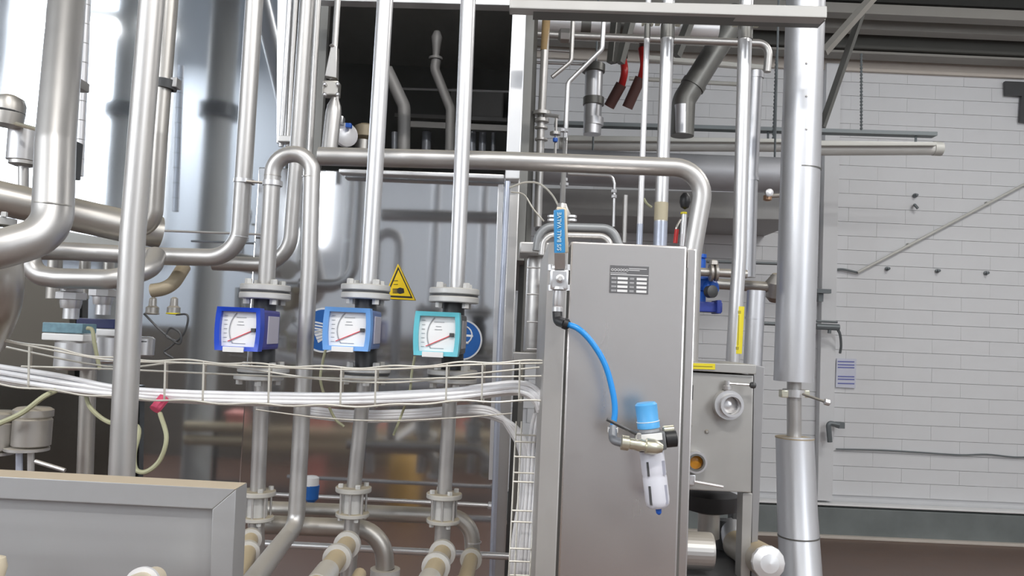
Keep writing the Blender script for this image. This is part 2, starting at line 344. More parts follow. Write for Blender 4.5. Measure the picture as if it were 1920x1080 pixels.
# ------------------------------------------------------------------ wall fittings
YW = YB - .03
def wall_bits():
    o = pipe('conduit', 'thin grey conduit rising diagonally across the white wall to the right', 'conduit', [(1608, 511, YW - .03), (1935, 338, YW - .03)], 2.6, LUM, 0, seg=8)
    for f in (.3, .75):
        p = at(1608, 511, YW - .03).lerp(at(1935, 338, YW - .03), f); MB().box(p + V((0, .02, 0)), (.03, .04, .03)).build('clip', LUM, o)
    pipe('cable', 'short grey cable stub bending down on wall right of silver insulated pipe', 'cable', [(1538, 504, YW - .02), (1562, 506, YW - .02), (1580, 505, YW - .02), (1608, 511, YW - .02)], 2.2, RAIL, 0, seg=8, smooth=5)
    pipe('cable', 'dark slack cable running level along the white wall low down', 'cable', [(1568, 842, YW - .012), (1650, 844, YW - .012), (1720, 848, YW - .012), (1800, 853, YW - .012), (1850, 852, YW - .012), (1900, 857, YW - .012), (1940, 857, YW - .012)], 1.5, RAIL, 0, seg=8, smooth=5)
    for i, (x, y) in enumerate(((1663, 504), (1757, 508), (1848, 512))):
        tag(MB().lathe(at(x, y, YW), (0, -1, 0), [(.018, 0), (.018, .01), (.009, .014), (.009, .035), (.013, .04), (0, .045)], 10).build('wall_plug', RAIL), ['small dark wall plug just beneath the lower end of the diagonal conduit', 'small dark wall plug in the middle of the row of three', 'small dark wall plug farthest right in the row of three'][i], 'wall plug', 'wall plugs in a row on the white wall')
    t = thing('wall_hook', 'small dark double hook on white wall below the hanging lamp end', 'hook', at(1716, 388, YW))
    MB().lathe(at(1715, 367, YW), (0, -1, 0), [(.02, 0), (.02, .012), (.01, .05), (0, .052)], 8).build('upper_peg', RAIL, t)
    MB().tube([at(1715, 384, YW), at(1715, 384, YW - .05), at(1721, 391, YW - .05)], .012, 8).build('lower_peg', RAIL, t)
    t = thing('wall_bracket', 'dark angle bracket on white wall at the upper right edge', 'bracket', at(1905, 178, YW))
    sheet([(1885, 152), (1935, 154), (1935, 181), (1886, 178)], YW - .04, .03, 'plate', DGREY, t)
    sheet([(1916, 180), (1935, 181), (1935, 230), (1913, 228)], YW - .04, .03, 'upright', DGREY, t)
    t = thing('wall_clamp', 'dark pipe clamp on wall pilaster beside the silver insulated pipe, halfway up', 'clamp', at(1560, 615, 6.8))
    MB().tube([at(1530, 602, 6.75), at(1570, 604, 6.75)], .01, 8).build('rod', RAIL, t)
    MB().tube([at(1530, 612, 6.75), at(1573, 614, 6.75)], .028, 10).build('arm', RAIL, t)
    MB().tube([at(1556, 612, 6.75), at(1555, 625, 6.75)], .016, 8).build('peg', RAIL, t)
    MB().tube(smooth_path(P_([(1570, 617, 6.78), (1575, 627, 6.8), (1577, 648, 6.85), (1575, 662, 6.88)])), .012, 6).build('loose_wire', RAIL, t)
    t = thing('wall_bracket', 'short dark bracket on wall beside silver pipe above the pipe clamp', 'bracket', at(1540, 548, 6.8))
    MB().box(at(1543, 546, 6.8), (.12, .06, .035)).build('arm', RAIL, t)
    MB().box(at(1537, 556, 6.85), (.04, .06, .09)).build('foot', RAIL, t)
    t = thing('wall_hook', 'dark L-shaped hook on the pilaster near the lower insulated pipe', 'hook', at(1560, 830, 6.8))
    MB().tube([at(1573, 797, 6.8), at(1553, 793, 6.8), at(1556, 829, 6.8)], .022, 8, .02).build('hook_bar', RAIL, t)
    MB().box(at(1575, 797, 6.85), (.05, .08, .05)).build('plate', RAIL, t)
    t = thing('paper_notice', 'small pale paper notice with blue printed lines on white wall', 'notice', at(1588, 722, YW))
    sheet([(1569, 672), (1606, 673), (1604, 728), (1567, 726)], YW - .01, .008, 'paper', plain('notice_paper', (.60, .62, .72), .7), t)
    bl = plain('notice_blue', (.16, .18, .45), .7)
    for y in (678, 684, 689, 706, 711, 719):
        sheet([(1571, y - 1.4), (1602, y - .6), (1602, y + 1.6), (1571, y + .8)], YW - .013, .003, 'printed_line', bl, t)
    # hanging rail, lamps and chains
    YR = 5.6
    r = MB().hexa([at(1040, 226, YR), at(1758, 247, YR), at(1758, 254, YR), at(1040, 233, YR)] + [at(1040, 226, YR) + V((0, .08, 0)), at(1758, 247, YR) + V((0, .08, 0)), at(1758, 254, YR) + V((0, .08, 0)), at(1040, 233, YR) + V((0, .08, 0))]).build('lamp_rail', RAIL)
    tag(r, 'long dark lighting rail hanging level in front of the white wall', 'rail')
    for k, (xa, xb, lab) in enumerate(((1056, 1480, 'unlit strip lamp under dark rail, seen between the vertical pipes'), (1490, 1757, 'unlit strip lamp under dark rail, right of the large insulated pipe'))):
        f = lambda x: 255 + (x - 1060) * .0215
        t = thing('strip_lamp', lab, 'lamp', at((xa + xb) / 2, f(xb) + 24, YR))
        sheet([(xa, f(xa) - 2), (xb, f(xb) - 4), (xb, f(xb) + 3), (xa, f(xa) + 9)], YR - .05, .18, 'lamp_housing', LUM, t, .008)
        pts = [at(xa, f(xa) + 16, YR + .04), at(xb, f(xb) + 9, YR + .04)]
        MB().tube(pts, .045, 14).build('lamp_diffuser', LUMD, t)
        for xh in (xa + 40, xb - 40): MB().tube([at(xh, f(xh) + 10, YR + .04), at(xh, f(xh) - 16, YR + .04)], .008, 6).build('lamp_hanger', RAIL, t)
        for q in (0, 1): MB().lathe(pts[q] - V((.03, 0, 0)), (1, 0, 0), [(.05, 0), (.05, .06)], 14).build('end_cap', LUM, t)
    for (x, y0, x2, y1, lab) in ((1615, 100, 1615, 244, 'thin hanging chain holding the dark rail against white wall at right'), (1456, 100, 1450, 262, 'thin hanging chain left of the large insulated pipe')):
        a, b = at(x, y0, YR), at(x2, y1, YR); n = 46
        MBc = MB().tube([a.lerp(b, i / n) for i in range(n + 1)], [.011 if i % 2 else .005 for i in range(n + 1)], 6)
        tag(MBc.build('hanging_chain', RAIL), lab, 'chain')
    tag(MB().tube([at(1650, -20, 4.6), at(1545, 98, 4.6)], .028, 4).build('roof_brace', BEAMM), 'thin pale diagonal roof brace crossing the top right corner', 'brace')
    tag(MB().tube([at(1615, 25, 4.7), at(1541, 238, 4.7)], .024, 4).build('roof_brace', DARKM), 'darker steep diagonal roof brace right of the large insulated pipe', 'brace')
wall_bits()

# ------------------------------------------------------------------ background services between pipes
def background():
    o = pipe('silver_duct', 'large horizontal silver duct just under the steel beam at the back', 'duct', [(1000, 42, 4.0), (1345, 56, 4.0)], 19, ALUW, 0, seg=28)
    for x in (1098, 1165): collar(o, 'band', at(x, 42 + (x - 1000) * .039, 4.0), (1, 0, .0), .0505, .054, .05, DARKM, 28)
    o = pipe('service_pipe', 'horizontal grey pipe with rounded end turning down below the silver duct', 'pipe', [(1000, 63.5, 3.6), (1060, 67, 3.6), (1443, 82, 3.6), (1438, 135, 3.6)], 7.5, STEEL, .05)
    MB().lathe(at(1059, 67, 3.6) - V((.03, 0, 0)), (1, 0, 0), [(.02, 0), (.035, .01), (.035, .05), (.02, .06)], 8).build('union_nut', STEEL, o)
    pipe('service_pipe', 'thin bright pipe passing horizontally behind the red valves', 'pipe', [(1000, 117, 4.6), (1130, 121, 4.6)], 3, STEELC, 0, seg=10)
    pipe('service_pipe', 'thin bright pipe high at left below the grey horizontal pipe', 'pipe', [(1000, 92, 4.4), (1075, 97, 4.4)], 3, STEELC, 0, seg=10)
    pipe('service_pipe', 'level pale pipe crossing behind the twin vertical pipes, below the dark diagonal duct', 'pipe', [(1180, 147, 5.2), (1420, 160, 5.2)], 4, LUM, 0, seg=10)
    pipe('service_pipe', 'pale pipe crossing right of dark diagonal duct near the wall top', 'pipe', [(1200, 108, 5.0), (1440, 128, 5.0)], 6, LUM, 0, seg=10)
    # dark hangers over silver duct
    for i, (xa, xb) in enumerate(((1158, 1147), (1190, 1162), (1305, 1268))):
        tag(MB().tube([at(xa, 10, 3.9), at(xb, 118 if i < 2 else 105, 3.9)], .026, 4).build('roof_strut', DARKM), ['left dark slanted strut crossing the silver duct', 'middle dark slanted strut crossing the silver duct', 'right dark slanted strut crossing the silver duct'][i], 'strut')
    # vertical insulated drop with stacked collars
    o = pipe('insulated_pipe', 'short silver insulated pipe with stepped collars left of the red valves', 'pipe', [(1114, 130, 4.4), (1110, 252, 4.4)], 17, ALU, 0, seg=26)
    for y, rr, c in ((128, 22, DARKM), (148, 14, ALU), (165, 14, ALU), (190, 20, DARKM), (228, 19, ALU)):
        MB().lathe(at(1113, y, 4.4) - V((0, 0, .03)), (0, 0, 1), [(.02, 0), (rr * 4.4 / FPX, .008), (rr * 4.4 / FPX, .05), (.02, .06)], 24).build('jacket_collar', c, o)
    # red valves with dark outlet pipes
    for k, (x, yt, yb, xe, ye) in enumerate(((1167, 105, 162, 1142, 200), (1203, 92, 150, 1176, 202))):
        t = thing('red_valve', ['left red curved valve with dark outlet pipe below the silver duct', 'right red curved valve half behind the thin white pipe'][k], 'valve', at(x, yb, 4.2))
        MB().tube(smooth_path(P_([(x, yt, 4.2), (x + 4, (yt + yb) / 2, 4.15), (x - 2, yb, 4.2)])), [7 * 4.2 / FPX] * 17, 12).build('handwheel_rim', REDV, t)
        MB().tube(P_([(x - 2, yb - 4, 4.2), (xe, ye, 4.25)]), 10.5 * 4.2 / FPX, 14).build('outlet_pipe', MAROON, t)
        MB().tube(P_([(x + 2, yt + 3, 4.22), (x + 4, yt - 25, 4.25)]), 8 * 4.2 / FPX, 12).build('inlet_pipe', MAROON, t)
    # dark diagonal duct turning into silver drop
    o = pipe('insulated_duct', 'dark thick diagonal duct bending down into a silver sleeve', 'duct', [(1388, 20, 4.3), (1282, 188, 4.3), (1279, 255, 4.3)], 22, DARKM, .1, seg=26)
    MB().tube(P_([(1279, 198, 4.28), (1278, 252, 4.28)]), 15.5 * 4.3 / FPX, 24).build('silver_sleeve', ALU, o)
    p, q = at(1388, 20, 4.3), at(1282, 188, 4.3)
    collar(o, 'band', p.lerp(q, .83), q - p, .064, .069, .03, DARKM, 26)
    # big grey duct low, dark tray under
    gd = MB().tube(P_([(1010, 312, 5.2), (1490, 330, 5.2)]), 34 * 5.2 / FPX, 30).build('grey_duct', DUCT)
    for xh in (1110, 1452): MB().tube([at(xh, 320, 5.2), V((at(xh, 320, 5.2).x, 5.2, ZC))], .007, 6).build('duct_hanger', RAIL, gd)
    tag(gd, 'wide horizontal grey duct behind the pipes under the strip lamp', 'duct')
    sheet_o = MB().hexa([at(1010, 352, 6.0), at(1512, 363, 6.0), at(1512, 413, 6.0), at(1010, 402, 6.0)] + [at(1010, 352, 6.0) + V((0, .97, 0)), at(1512, 363, 6.0) + V((0, .97, 0)), at(1512, 413, 6.0) + V((0, .97, 0)), at(1010, 402, 6.0) + V((0, .97, 0))]).build('cable_duct', plain('mid_grey_duct', (.33, .33, .33), .6), bevel=.01)
    tag(sheet_o, 'long flat grey cable duct on the wall below the wide duct', 'duct')
    # thin left verticals
    o = pipe('steel_pipe', 'narrow vertical pipe with clamped coupling and rusty upper end, right of the cabin', 'pipe', [(1025, 22, 2.9), (1014, 250, 2.9), (1008, 425, 2.9)], 7.5, STEEL, 0)
    MB().tube(P_([(1025, 22, 2.9), (1021, 95, 2.9)]), 7.8 * 2.9 / FPX, 16).build('rusty_sleeve', plain('rust_tan', (.40, .28, .14), .7, .2, .2, 40), o)
    for y, rr in ((213, 18), (226, 14)): MB().lathe(at(1016, y, 2.9) - V((0, 0, .008)), (0, 0, 1), [(.012, 0), (rr * .0019, .002), (rr * .0019, .014), (.012, .016)], 20).build('clamp_flange', STEEL, o)
    MB().tube(P_([(1022, 215, 2.88), (1049, 219, 2.85)]), .007, 10).build('clamp_lever', STEELC, o)
    for y in (240, 262): MB().lathe(at(1015, y, 2.9) - V((0, 0, .005)), (0, 0, 1), [(.014, 0), (.024, .002), (.024, .009), (.014, .01)], 16).build('coupling', STEEL, o)
    t = thing('needle_valve', 'tiny valve with blue ball knob hanging beside the clamped coupling', 'valve', at(1041, 285, 2.85))
    MB().tube(P_([(1043, 222, 2.85), (1041, 290, 2.85)]), .005, 8).build('stem', STEEL, t)
    MB().lathe(at(1041, 254, 2.85), (0, 0, 1), [(.005, 0), (.02, .002), (.02, .012), (.005, .015)], 12).build('valve_body', STEEL, t)
    MB().lathe(at(1041, 267, 2.84), (0, 0, 1), [(0, 0), (.008, .002), (.0095, .009), (.008, .016), (0, .018)], 12).build('knob', PUMPB, t)
    o = pipe('bent_pipe', 'thin white pipe with two bends dropping to the blue handled ball valve', 'pipe', [(1133, 24, 2.7), (1129, 92, 2.7), (1065, 155, 2.7), (1060, 262, 2.7), (1057, 320, 2.6), (1054, 400, 2.3)], 4.6, STEELC, .03, seg=12)
    for y, rr in ((245, 8), (337, 7), (346, 9)): MB().lathe(at(1058, y, 2.66) - V((0, 0, .006)), (0, 0, 1), [(.008, 0), (rr * .0018, .002), (rr * .0018, .011), (.008, .013)], 6).build('union_nut', STEELC, o)
    pipe('bent_pipe', 'short grey pipe left of the bent white pipe, turning down-left', 'pipe', [(1075, 24, 3.1), (1071, 115, 3.1), (1035, 145, 3.1)], 4.2, STEEL, .03, seg=12)
    o = pipe('impulse_tube', 'thin tube with fittings dropping behind the long horizontal pipe', 'pipe', [(1065, 326, 2.9), (1148, 330, 2.9), (1152, 345, 2.9), (1150, 425, 2.9)], 3, STEELC, .02, seg=10)
    for y in (362, 372): MB().lathe(at(1151, y, 2.9), (0, 0, 1), [(.006, 0), (.011, .002), (.011, .012), (.006, .014)], 6).build('union_nut', STEELC, o)
    pipe('stub_pipe', 'short upright stub pipe between thin tube and white pipe', 'pipe', [(1173, 366, 2.9), (1170, 455, 2.9)], 4.5, STEEL, 0, seg=12)
    o = pipe('bent_pipe', 'thick dark grey pipe arching over the filter housing behind the cabinet', 'pipe', [(1006, 470, 2.1), (1012, 424, 2.1), (1148, 428, 2.1), (1165, 470, 2.1)], 8, plain('grey_pipe', (.30, .31, .32), .45, .4), .04)
    pipe('bent_pipe', 'thinner steel pipe arching just below the dark grey arch', 'pipe', [(1016, 478, 2.05), (1020, 440, 2.05), (1138, 443, 2.05), (1150, 475, 2.05)], 6, STEEL, .03)
    # bracing wires left of the cabinet
    pipe('cable', 'thin grey cable looping from the frame post over to the ball valve', 'cable', [(955, 352, 2.35), (985, 342, 2.35), (1012, 345, 2.35), (1035, 365, 2.33), (1050, 392, 2.3)], 2, WIRE, 0, seg=6, smooth=6)
    pipe('cable', 'thin grey cable sagging from the frame post behind the ball valve', 'cable', [(958, 360, 2.4), (982, 365, 2.4), (1000, 392, 2.4), (1020, 415, 2.4)], 1.6, WIRE, 0, seg=6, smooth=6)
    # filter housing left behind the cabinet
    t = thing('filter_housing', 'upright cylindrical steel filter housing left of the brushed cabinet', 'filter', at(998, 660, 2.2))
    MB().lathe(at(1000, 660, 2.2), (0, 0, 1), [(.025, 0), (.028, .004), (.028, .25), (.022, .27), (.012, .275)], 24).build('housing', STEEL, t)
    sheet([(975, 453), (1032, 455), (1030, 476), (974, 474)], 2.1, .16, 'top_plate', STEEL, t, .004)
    for y in (502, 552, 604, 655): MB().tube(P_([(988, y - .5, 2.12), (1020, y + .5, 2.12)]), .0022, 6).build('guard_wire', STEELC, t)
    tag(sheet([(962, 660), (1014, 662), (1012, 682), (961, 680)], 2.15, .05, 'support_plate', STEEL, None, .003), 'small steel support plate beneath the filter housing', 'plate')
background()

# ------------------------------------------------------------------ cabin (polished sheets, dark opening)
def cabin():
    YP = 2.75
    t = thing('washing_cabin', 'large polished stainless cabin wall with a dark open hatch behind the pipes', 'cabin', at(560, 1000, YP))
    xl = at(-420, 500, YP).x; xs = at(536, 300, YP).x; xr = at(945, 600, 2.65).x
    MB().box(((xl + xs) / 2, YP + .02, 2.3), (xs - xl, .04, 4.6)).build('side_sheet', MIRROR, t, .004)
    zt = at(780, 326, 2.65).z
    MB().box(((xs - .06 + xr) / 2, 2.67, zt / 2), (xr - xs + .06, .04, zt)).build('lower_sheet', MIRROR2, t, .004)
    sheet([(520, -30), (545, -30), (536, 268), (518, 268)], 2.6, .03, 'corner_trim', POST, t, .003)
    sheet([(635, 316), (946, 327), (946, 336), (635, 324)], 2.58, .05, 'top_rail', STEELC, t, .004)
    sheet([(590, -28), (990, -22), (990, 11), (590, 0)], 2.6, .05, 'lintel', POST, t, .003)
    sheet([(963, -30), (989, -30), (974, 335), (947, 335)], 2.5, .06, 'post', POST, t, .004)
    sheet([(955, 335), (975, 335), (963, 560), (940, 1100), (918, 1100), (944, 560)][:2] + [(945, 1100), (925, 1100)], 2.56, .05, 'lower_post', STEEL, t, .004)
    sheet([(934, 345), (944, 345), (926, 900), (916, 900)], 2.63, .012, 'edge_strip', POST, t, .002)
    # dark interior
    x0, x1 = at(596, 100, 2.8).x, at(975, 100, 2.8).x
    z0, z1 = zt - .12, at(780, 120, 4.6).z
    zc = (z0 + z1) / 2
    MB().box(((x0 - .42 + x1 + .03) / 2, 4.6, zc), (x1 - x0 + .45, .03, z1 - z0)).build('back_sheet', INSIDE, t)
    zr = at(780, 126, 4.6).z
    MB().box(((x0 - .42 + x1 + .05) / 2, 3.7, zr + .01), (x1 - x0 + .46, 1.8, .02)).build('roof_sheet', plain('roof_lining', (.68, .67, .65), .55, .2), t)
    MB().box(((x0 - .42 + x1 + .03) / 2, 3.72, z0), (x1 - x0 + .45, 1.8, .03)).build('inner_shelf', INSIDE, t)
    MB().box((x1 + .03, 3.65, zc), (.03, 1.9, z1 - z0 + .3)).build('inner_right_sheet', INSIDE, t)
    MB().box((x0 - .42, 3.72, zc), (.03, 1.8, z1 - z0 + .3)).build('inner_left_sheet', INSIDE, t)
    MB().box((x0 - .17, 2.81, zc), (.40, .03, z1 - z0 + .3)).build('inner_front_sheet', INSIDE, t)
    # inside fittings
    MB().tube(P_([(735, 166, 3.9), (955, 172, 3.9)]), .006, 8).build('inner_rail', ALUW, t)
    g = plain('inner_grey_pipe', (.42, .41, .40), .5, .2)
    MB().tube(P_([(818, 112, 3.4), (815, 130, 3.4), (845, 205, 3.4), (843, 300, 3.4)]), .021, 14, .05).build('inner_bent_pipe', g, t)
    MB().lathe(at(817, 112, 3.4), (0, 0, 1), [(.03, 0), (.03, .01), (.014, .015), (.02, .07), (.024, .1), (.014, .125)], 14).build('spray_head', g, t)
    MB().tube(P_([(725, 130, 3.2), (758, 200, 3.2), (757, 300, 3.2)]), .026, 14, .06).build('inner_bent_pipe', g, t)
    MB().box(at(855, 238, 4.0), (.55, .04, .03)).build('inner_bar', g, t)
    MB().box(at(850, 222, 4.2), (.62, .04, .02)).build('inner_bar', g, t)
    gl = plain('inner_glint', (.60, .63, .70), .35, .3)
    for x, w_ in ((800, 18), (740, 12), (885, 16), (905, 14), (925, 8)):
        MB().tube(P_([(x, 248, 4.1), (x - 1, 300, 4.1)]), w_ * 4.1 / FPX / 2, 12).build('inner_tube', gl, t)
    MB().box(at(895, 195, 4.45), (.3, .05, .16)).build('inner_box', g, t, .01)
    # strip rods in front of lower sheet
    o = pipe('guide_rod', 'thin polished rod running level across the lower cabin sheet', 'rod', [(488, 926, 2.5), (918, 948, 2.5)], 4, STEELC, 0, seg=12)
    MB().lathe(at(914, 948, 2.5), (1, 0, 0), [(.004, 0), (.012, .003), (.012, .02), (.004, .023)], 10).build('end_knob', STEELC, o)
    pipe('guide_rod', 'thicker polished rod low down, running right to the brushed cabinet', 'rod', [(470, 1018, 2.42), (1004, 1046, 2.42)], 6.5, STEELC, 0, seg=14)
    pipe('guide_rod', 'thin wire rod across the polished sheet between two left pipes', 'rod', [(290, 432, 2.6), (500, 440, 2.6)], 2.2, STEEL, 0, seg=8)
    pipe('conduit', 'slim bluish vertical conduit on the right edge of the lower cabin sheet', 'conduit', [(952, 340, 2.48), (938, 620, 2.48), (922, 1095, 2.48)], 5.5, BLUEST, 0, seg=14)
    pipe('angle_post', 'dark upright post in the gap right of the white frame post', 'post', [(1000, 10, 2.9), (985, 470, 2.9), (955, 1095, 2.9)], 10, DARKM, 0, seg=4)
cabin()

# ------------------------------------------------------------------ upper beam and right pipe group
def right_group():
    f = [at(955, -2, 2.25), at(1551, 11, 2.25), at(1551, 33, 2.25), at(955, 15, 2.25)]
    bo = MB().hexa(f + [p + V((0, .05, 0)) for p in f]).build('support_beam', plain('beam_steel', (.50, .495, .48), .5, .4, .05, 7), bevel=.003)
    tag(bo, 'long pale steel support beam across the top right carrying pipes', 'beam')
    q4 = [at(1000, 15, 2.27), at(1548, 31, 2.27), at(1548, 38, 2.27), at(1000, 22, 2.27)]
    MB().hexa(q4 + [p + V((0, .06, 0)) for p in q4]).build('lower_lip', DARKM, bo)
    def hung(lab, xt, yt, segs, r, mat, cl=True):
        o = pipe('steel_pipe', lab, 'pipe', segs, r, mat, 0)
        if cl:
            p = at(xt, yt, 2.4); R = r * 2.4 / FPX
            MB().ring(p - V((0, 0, .012)), (0, 0, 1), R * .99, R * 1.06, .045, 18).build('pipe_clamp', DARKM, o)
            for s in (-1, 1): MB().box(p + V((s * R * 1.55, -.002, .014)), (R * .7, .025, .012)).build('clamp_ear', BRASS, o)
        return o
    o = hung('white vertical pipe hanging from the beam, nearest the cabinet corner', 1252, 52, [(1255, -30, 2.4), (1237, 470, 2.4)], 12.5, STEELC)
    MB().tube(P_([(1240.3, 380, 2.4), (1239, 414, 2.4)]), 12.9 * 2.4 / FPX, 20).build('tan_sleeve', plain('tan_sleeve', (.52, .47, .34), .6), o)
    MB().tube(P_([(1239, 416, 2.4), (1237, 470, 2.4)]), 12.9 * 2.4 / FPX, 20).build('grey_sleeve', BLUEST, o)
    o = hung('very slim white vertical pipe hanging from beam between two thicker ones', 1214, 52, [(1217, -30, 2.4), (1198, 470, 2.4)], 5.5, ALUW)
    MB().tube(P_([(1200, 420, 2.4), (1198, 470, 2.4)]), 5.9 * 2.4 / FPX, 14).build('grey_sleeve', BLUEST, o)
    o = hung('white vertical pipe with yellow sticker, left of large insulated pipe', 1398, 54, [(1401, -30, 2.4), (1397, 60, 2.4), (1386, 480, 2.4), (1373, 690, 2.4)], 13, STEELC)
    o = pipe('insulated_pipe', 'slender dull white insulated pipe tucked behind the stickered pipe', 'pipe', [(1418, 134, 2.75), (1408, 330, 2.75), (1403, 520, 2.75)], 13, ALU, 0, seg=24)
    collar(o, 'jacket_band', at(1409, 336, 2.75), (0, 0, 1), .0238, .0252, .012, ALU, 24)
    collar(o, 'jacket_band', at(1418, 142, 2.75), (0, 0, 1), .0238, .0258, .02, ALU, 24)
    o = pipe('insulated_pipe', 'pale insulated sleeve standing behind the small valve cabinet', 'pipe', [(1418, 545, 2.6), (1411, 690, 2.6)], 17, ALU, 0, seg=26)
    collar(o, 'jacket_band', at(1415, 597, 2.6), (0, 0, 1), .0295, .0305, .006, ALU, 26)
    t = thing('wall_tap', 'small coppery tap fitting in the gap left of the insulated riser', 'tap', at(1439, 380, 4.5))
    MB().lathe(at(1439, 377, 4.5), (0, 0, 1), [(.012, 0), (.024, .006), (.024, .03), (.014, .036), (.014, .05)], 12).build('tap_body', plain('copper', (.45, .28, .18), .4, .6), t)
    MB().lathe(at(1441, 362, 4.45), (0, -1, 0), [(.008, 0), (.022, .004), (.022, .02), (.008, .024)], 12).build('tap_cap', STEELC, t)
    MB().tube(P_([(1439, 368, 4.5), (1470, 366, 4.5)]), .012, 10).build('tap_pipe', DULL, t)
    # large insulated riser
    o = pipe('insulated_pipe', 'thick bright silver insulated riser, largest pipe at right', 'pipe', [(1512, -40, 2.6), (1488, 712, 2.6)], 36, ALU, 0, seg=40)
    for y in (318,): collar(o, 'jacket_band', at(1502, y, 2.6), V((.02, 0, 1)), .0622, .0631, .004, DARKM, 40)
    for y in (48, 118, 180, 242): MB().lathe(at(1504 + 8, y, 2.538), (0, -1, 0), [(.004, 0), (.004, .003), (0, .004)], 8).build('rivet', STEEL, o)
    MB().lathe(at(1488, 716, 2.6), (0, 0, 1), [(.02, 0), (.0628, .002), (.0628, .012), (.02, .014)], 40).build('end_plate', ALU, o)
    o = pipe('steel_pipe', 'bare steel stub between the two insulated sections at right', 'pipe', [(1489, 708, 2.6), (1489, 835, 2.6)], 13, STEEL, 0, seg=22)
    t = thing('butterfly_valve', 'hand lever butterfly valve clamped on the bare stub between insulated sections', 'valve', at(1489, 745, 2.6))
    MB().ring(at(1489, 737, 2.6), (0, 0, 1), .021, .036, .024, 26).build('clamp_ring', STEELC, t)
    for s in (-1, 1): MB().box(at(1489 + s * 20, 738, 2.59), (.022, .03, .024)).build('clamp_ear', BRASS, t, .003)
    MB().tube(P_([(1505, 739, 2.56), (1546, 753, 2.5)]), .004, 8).build('lever', DULL, t)
    MB().lathe(at(1545, 753, 2.5), (1, 0, -.2), [(.005, 0), (.01, .002), (.01, .016), (.004, .02)], 10).build('lever_knob', STEELC, t)
    o = MB().tube(P_([(1490, 820, 2.6), (1495, 960, 2.58), (1503, 1110, 2.5)]), [34 * 2.6 / FPX, 35.5 * 2.6 / FPX, 37 * 2.6 / FPX], 40).build('insulated_pipe', ALU)
    tag(o, 'lower silver insulated pipe standing on floor beneath the lever valve', 'pipe')
    MB().lathe(at(1490, 822, 2.6), (0, 0, 1), [(.022, 0), (.0605, .0), (.0605, .004), (.022, .006)], 40).build('end_plate', plain('worn_end', (.5, .42, .3), .5, .5, .2, 30), o)
    for x, y, r in ((1497.4, 1005, 37.1), (1500, 1057, 37.6)): collar(o, 'jacket_band', at(x, y, 2.55), V((-.03, 0, 1)), r * 2.55 / FPX - .002, r * 2.55 / FPX + .0006, .004, DARKM, 40)
    # horizontal fittings behind between 1310 and 1460
    o = pipe('steel_pipe', 'short horizontal pipe with clamp behind stickered pipe, upper of two', 'pipe', [(1296, 509, 2.62), (1400, 514, 2.62)], 8, DULL, 0)
    MB().lathe(at(1337, 511, 2.62) - V((.015, 0, 0)), (1, 0, .05), [(.016, 0), (.03, .004), (.03, .012), (.02, .016), (.03, .02), (.03, .028), (.016, .032)], 18).build('clamp', DULL, o)
    MB().lathe(at(1338, 498, 2.61), (0, 0, 1), [(.004, 0), (.016, .003), (.014, .016), (0, .02)], 10).build('wing_nut', DULL, o)
    o = pipe('steel_pipe', 'short horizontal pipe reaching the insulated riser, lower of two', 'pipe', [(1342, 532, 2.8), (1462, 540, 2.8)], 10, DULL, 0)
    MB().lathe(at(1456, 540, 2.8), (0, -.3, 1), [(.02, -.05), (.038, -.03), (.04, .02), (.02, .05)], 14).build('elbow_body', DULL, o)
    pipe('service_pipe', 'thin grey pipe running level on wall behind blue pump', 'pipe', [(1325, 490, 5.0), (1480, 495, 5.0)], 3, RAIL, 0, seg=8)
    pipe('service_pipe', 'short thin dark pipe left of the insulated riser at mid height', 'pipe', [(1425, 606, 4.2), (1470, 608, 4.2)], 3.5, RAIL, 0, seg=8)
    # blue pump
    t = thing('blue_pump', 'bright blue pump body with navy foot behind cabinet edge', 'pump', at(1320, 585, 2.7))
    MB().lathe(at(1312, 502, 2.72), (0, 0, 1), [(.018, -.02), (.02, 0), (.02, .025), (.016, .03), (.022, .034), (.022, .046)], 20).build('motor_cap', PUMPB, t)
    MB().box(at(1313, 533, 2.7), (.075, .07, .05)).build('pump_body', PUMPB, t, .015)
    MB().lathe(at(1326, 540, 2.68), (.5, -1, 0), [(.018, 0), (.026, .008), (.026, .03), (.018, .036)], 18).build('pump_head', PUMPB, t)
    MB().lathe(at(1329, 547, 2.65), (.4, -1, 0), [(.021, 0), (.021, .022), (.01, .026)], 16).build('dark_cover', DGREY, t)
    MB().box(at(1310, 560, 2.7), (.04, .05, .06)).build('neck', PUMPB, t, .008)
    MB().box(at(1322, 576, 2.7), (.1, .07, .034)).build('foot', PUMPN, t, .004)
    MB().box(at(1343, 576, 2.69), (.016, .08, .045)).build('foot_flange', PUMPN, t, .004)
    # pressure gauge thing between cabinet and P7
    t = thing('hand_valve', 'small valve with black oval knob and red lever above the cabinet corner', 'valve', at(1280, 455, 2.2))
    MB().lathe(at(1284, 393, 2.2), (0, 0, 1), [(0, 0), (.011, .006), (.0155, .02), (.014, .036), (.007, .046), (0, .048)], 16).build('knob', BLACK, t)
    MB().tube(P_([(1283, 402, 2.2), (1279, 462, 2.2)]), .008, 12).build('stem', STEELC, t)
    MB().lathe(at(1282, 402, 2.2), (0, 0, 1), [(.005, 0), (.009, .001), (.009, .006), (.005, .007)], 12).build('yellow_ring', STICKY, t)
    MB().tube(smooth_path(P_([(1276, 412, 2.18), (1269, 425, 2.17), (1267, 436, 2.17)])), .003, 8).build('lever_arm', DULL, t)
    MB().tube(P_([(1269, 430, 2.17), (1266, 456, 2.17)]), .006, 10).build('red_lever', REDV, t)
    pipe('cable', 'short yellowish wire curling beside the white vertical pipe', 'cable', [(1207, 372, 2.6), (1213, 382, 2.6), (1222, 389, 2.6)], 2.5, YGCAB, 0, seg=6, smooth=5)
right_group()

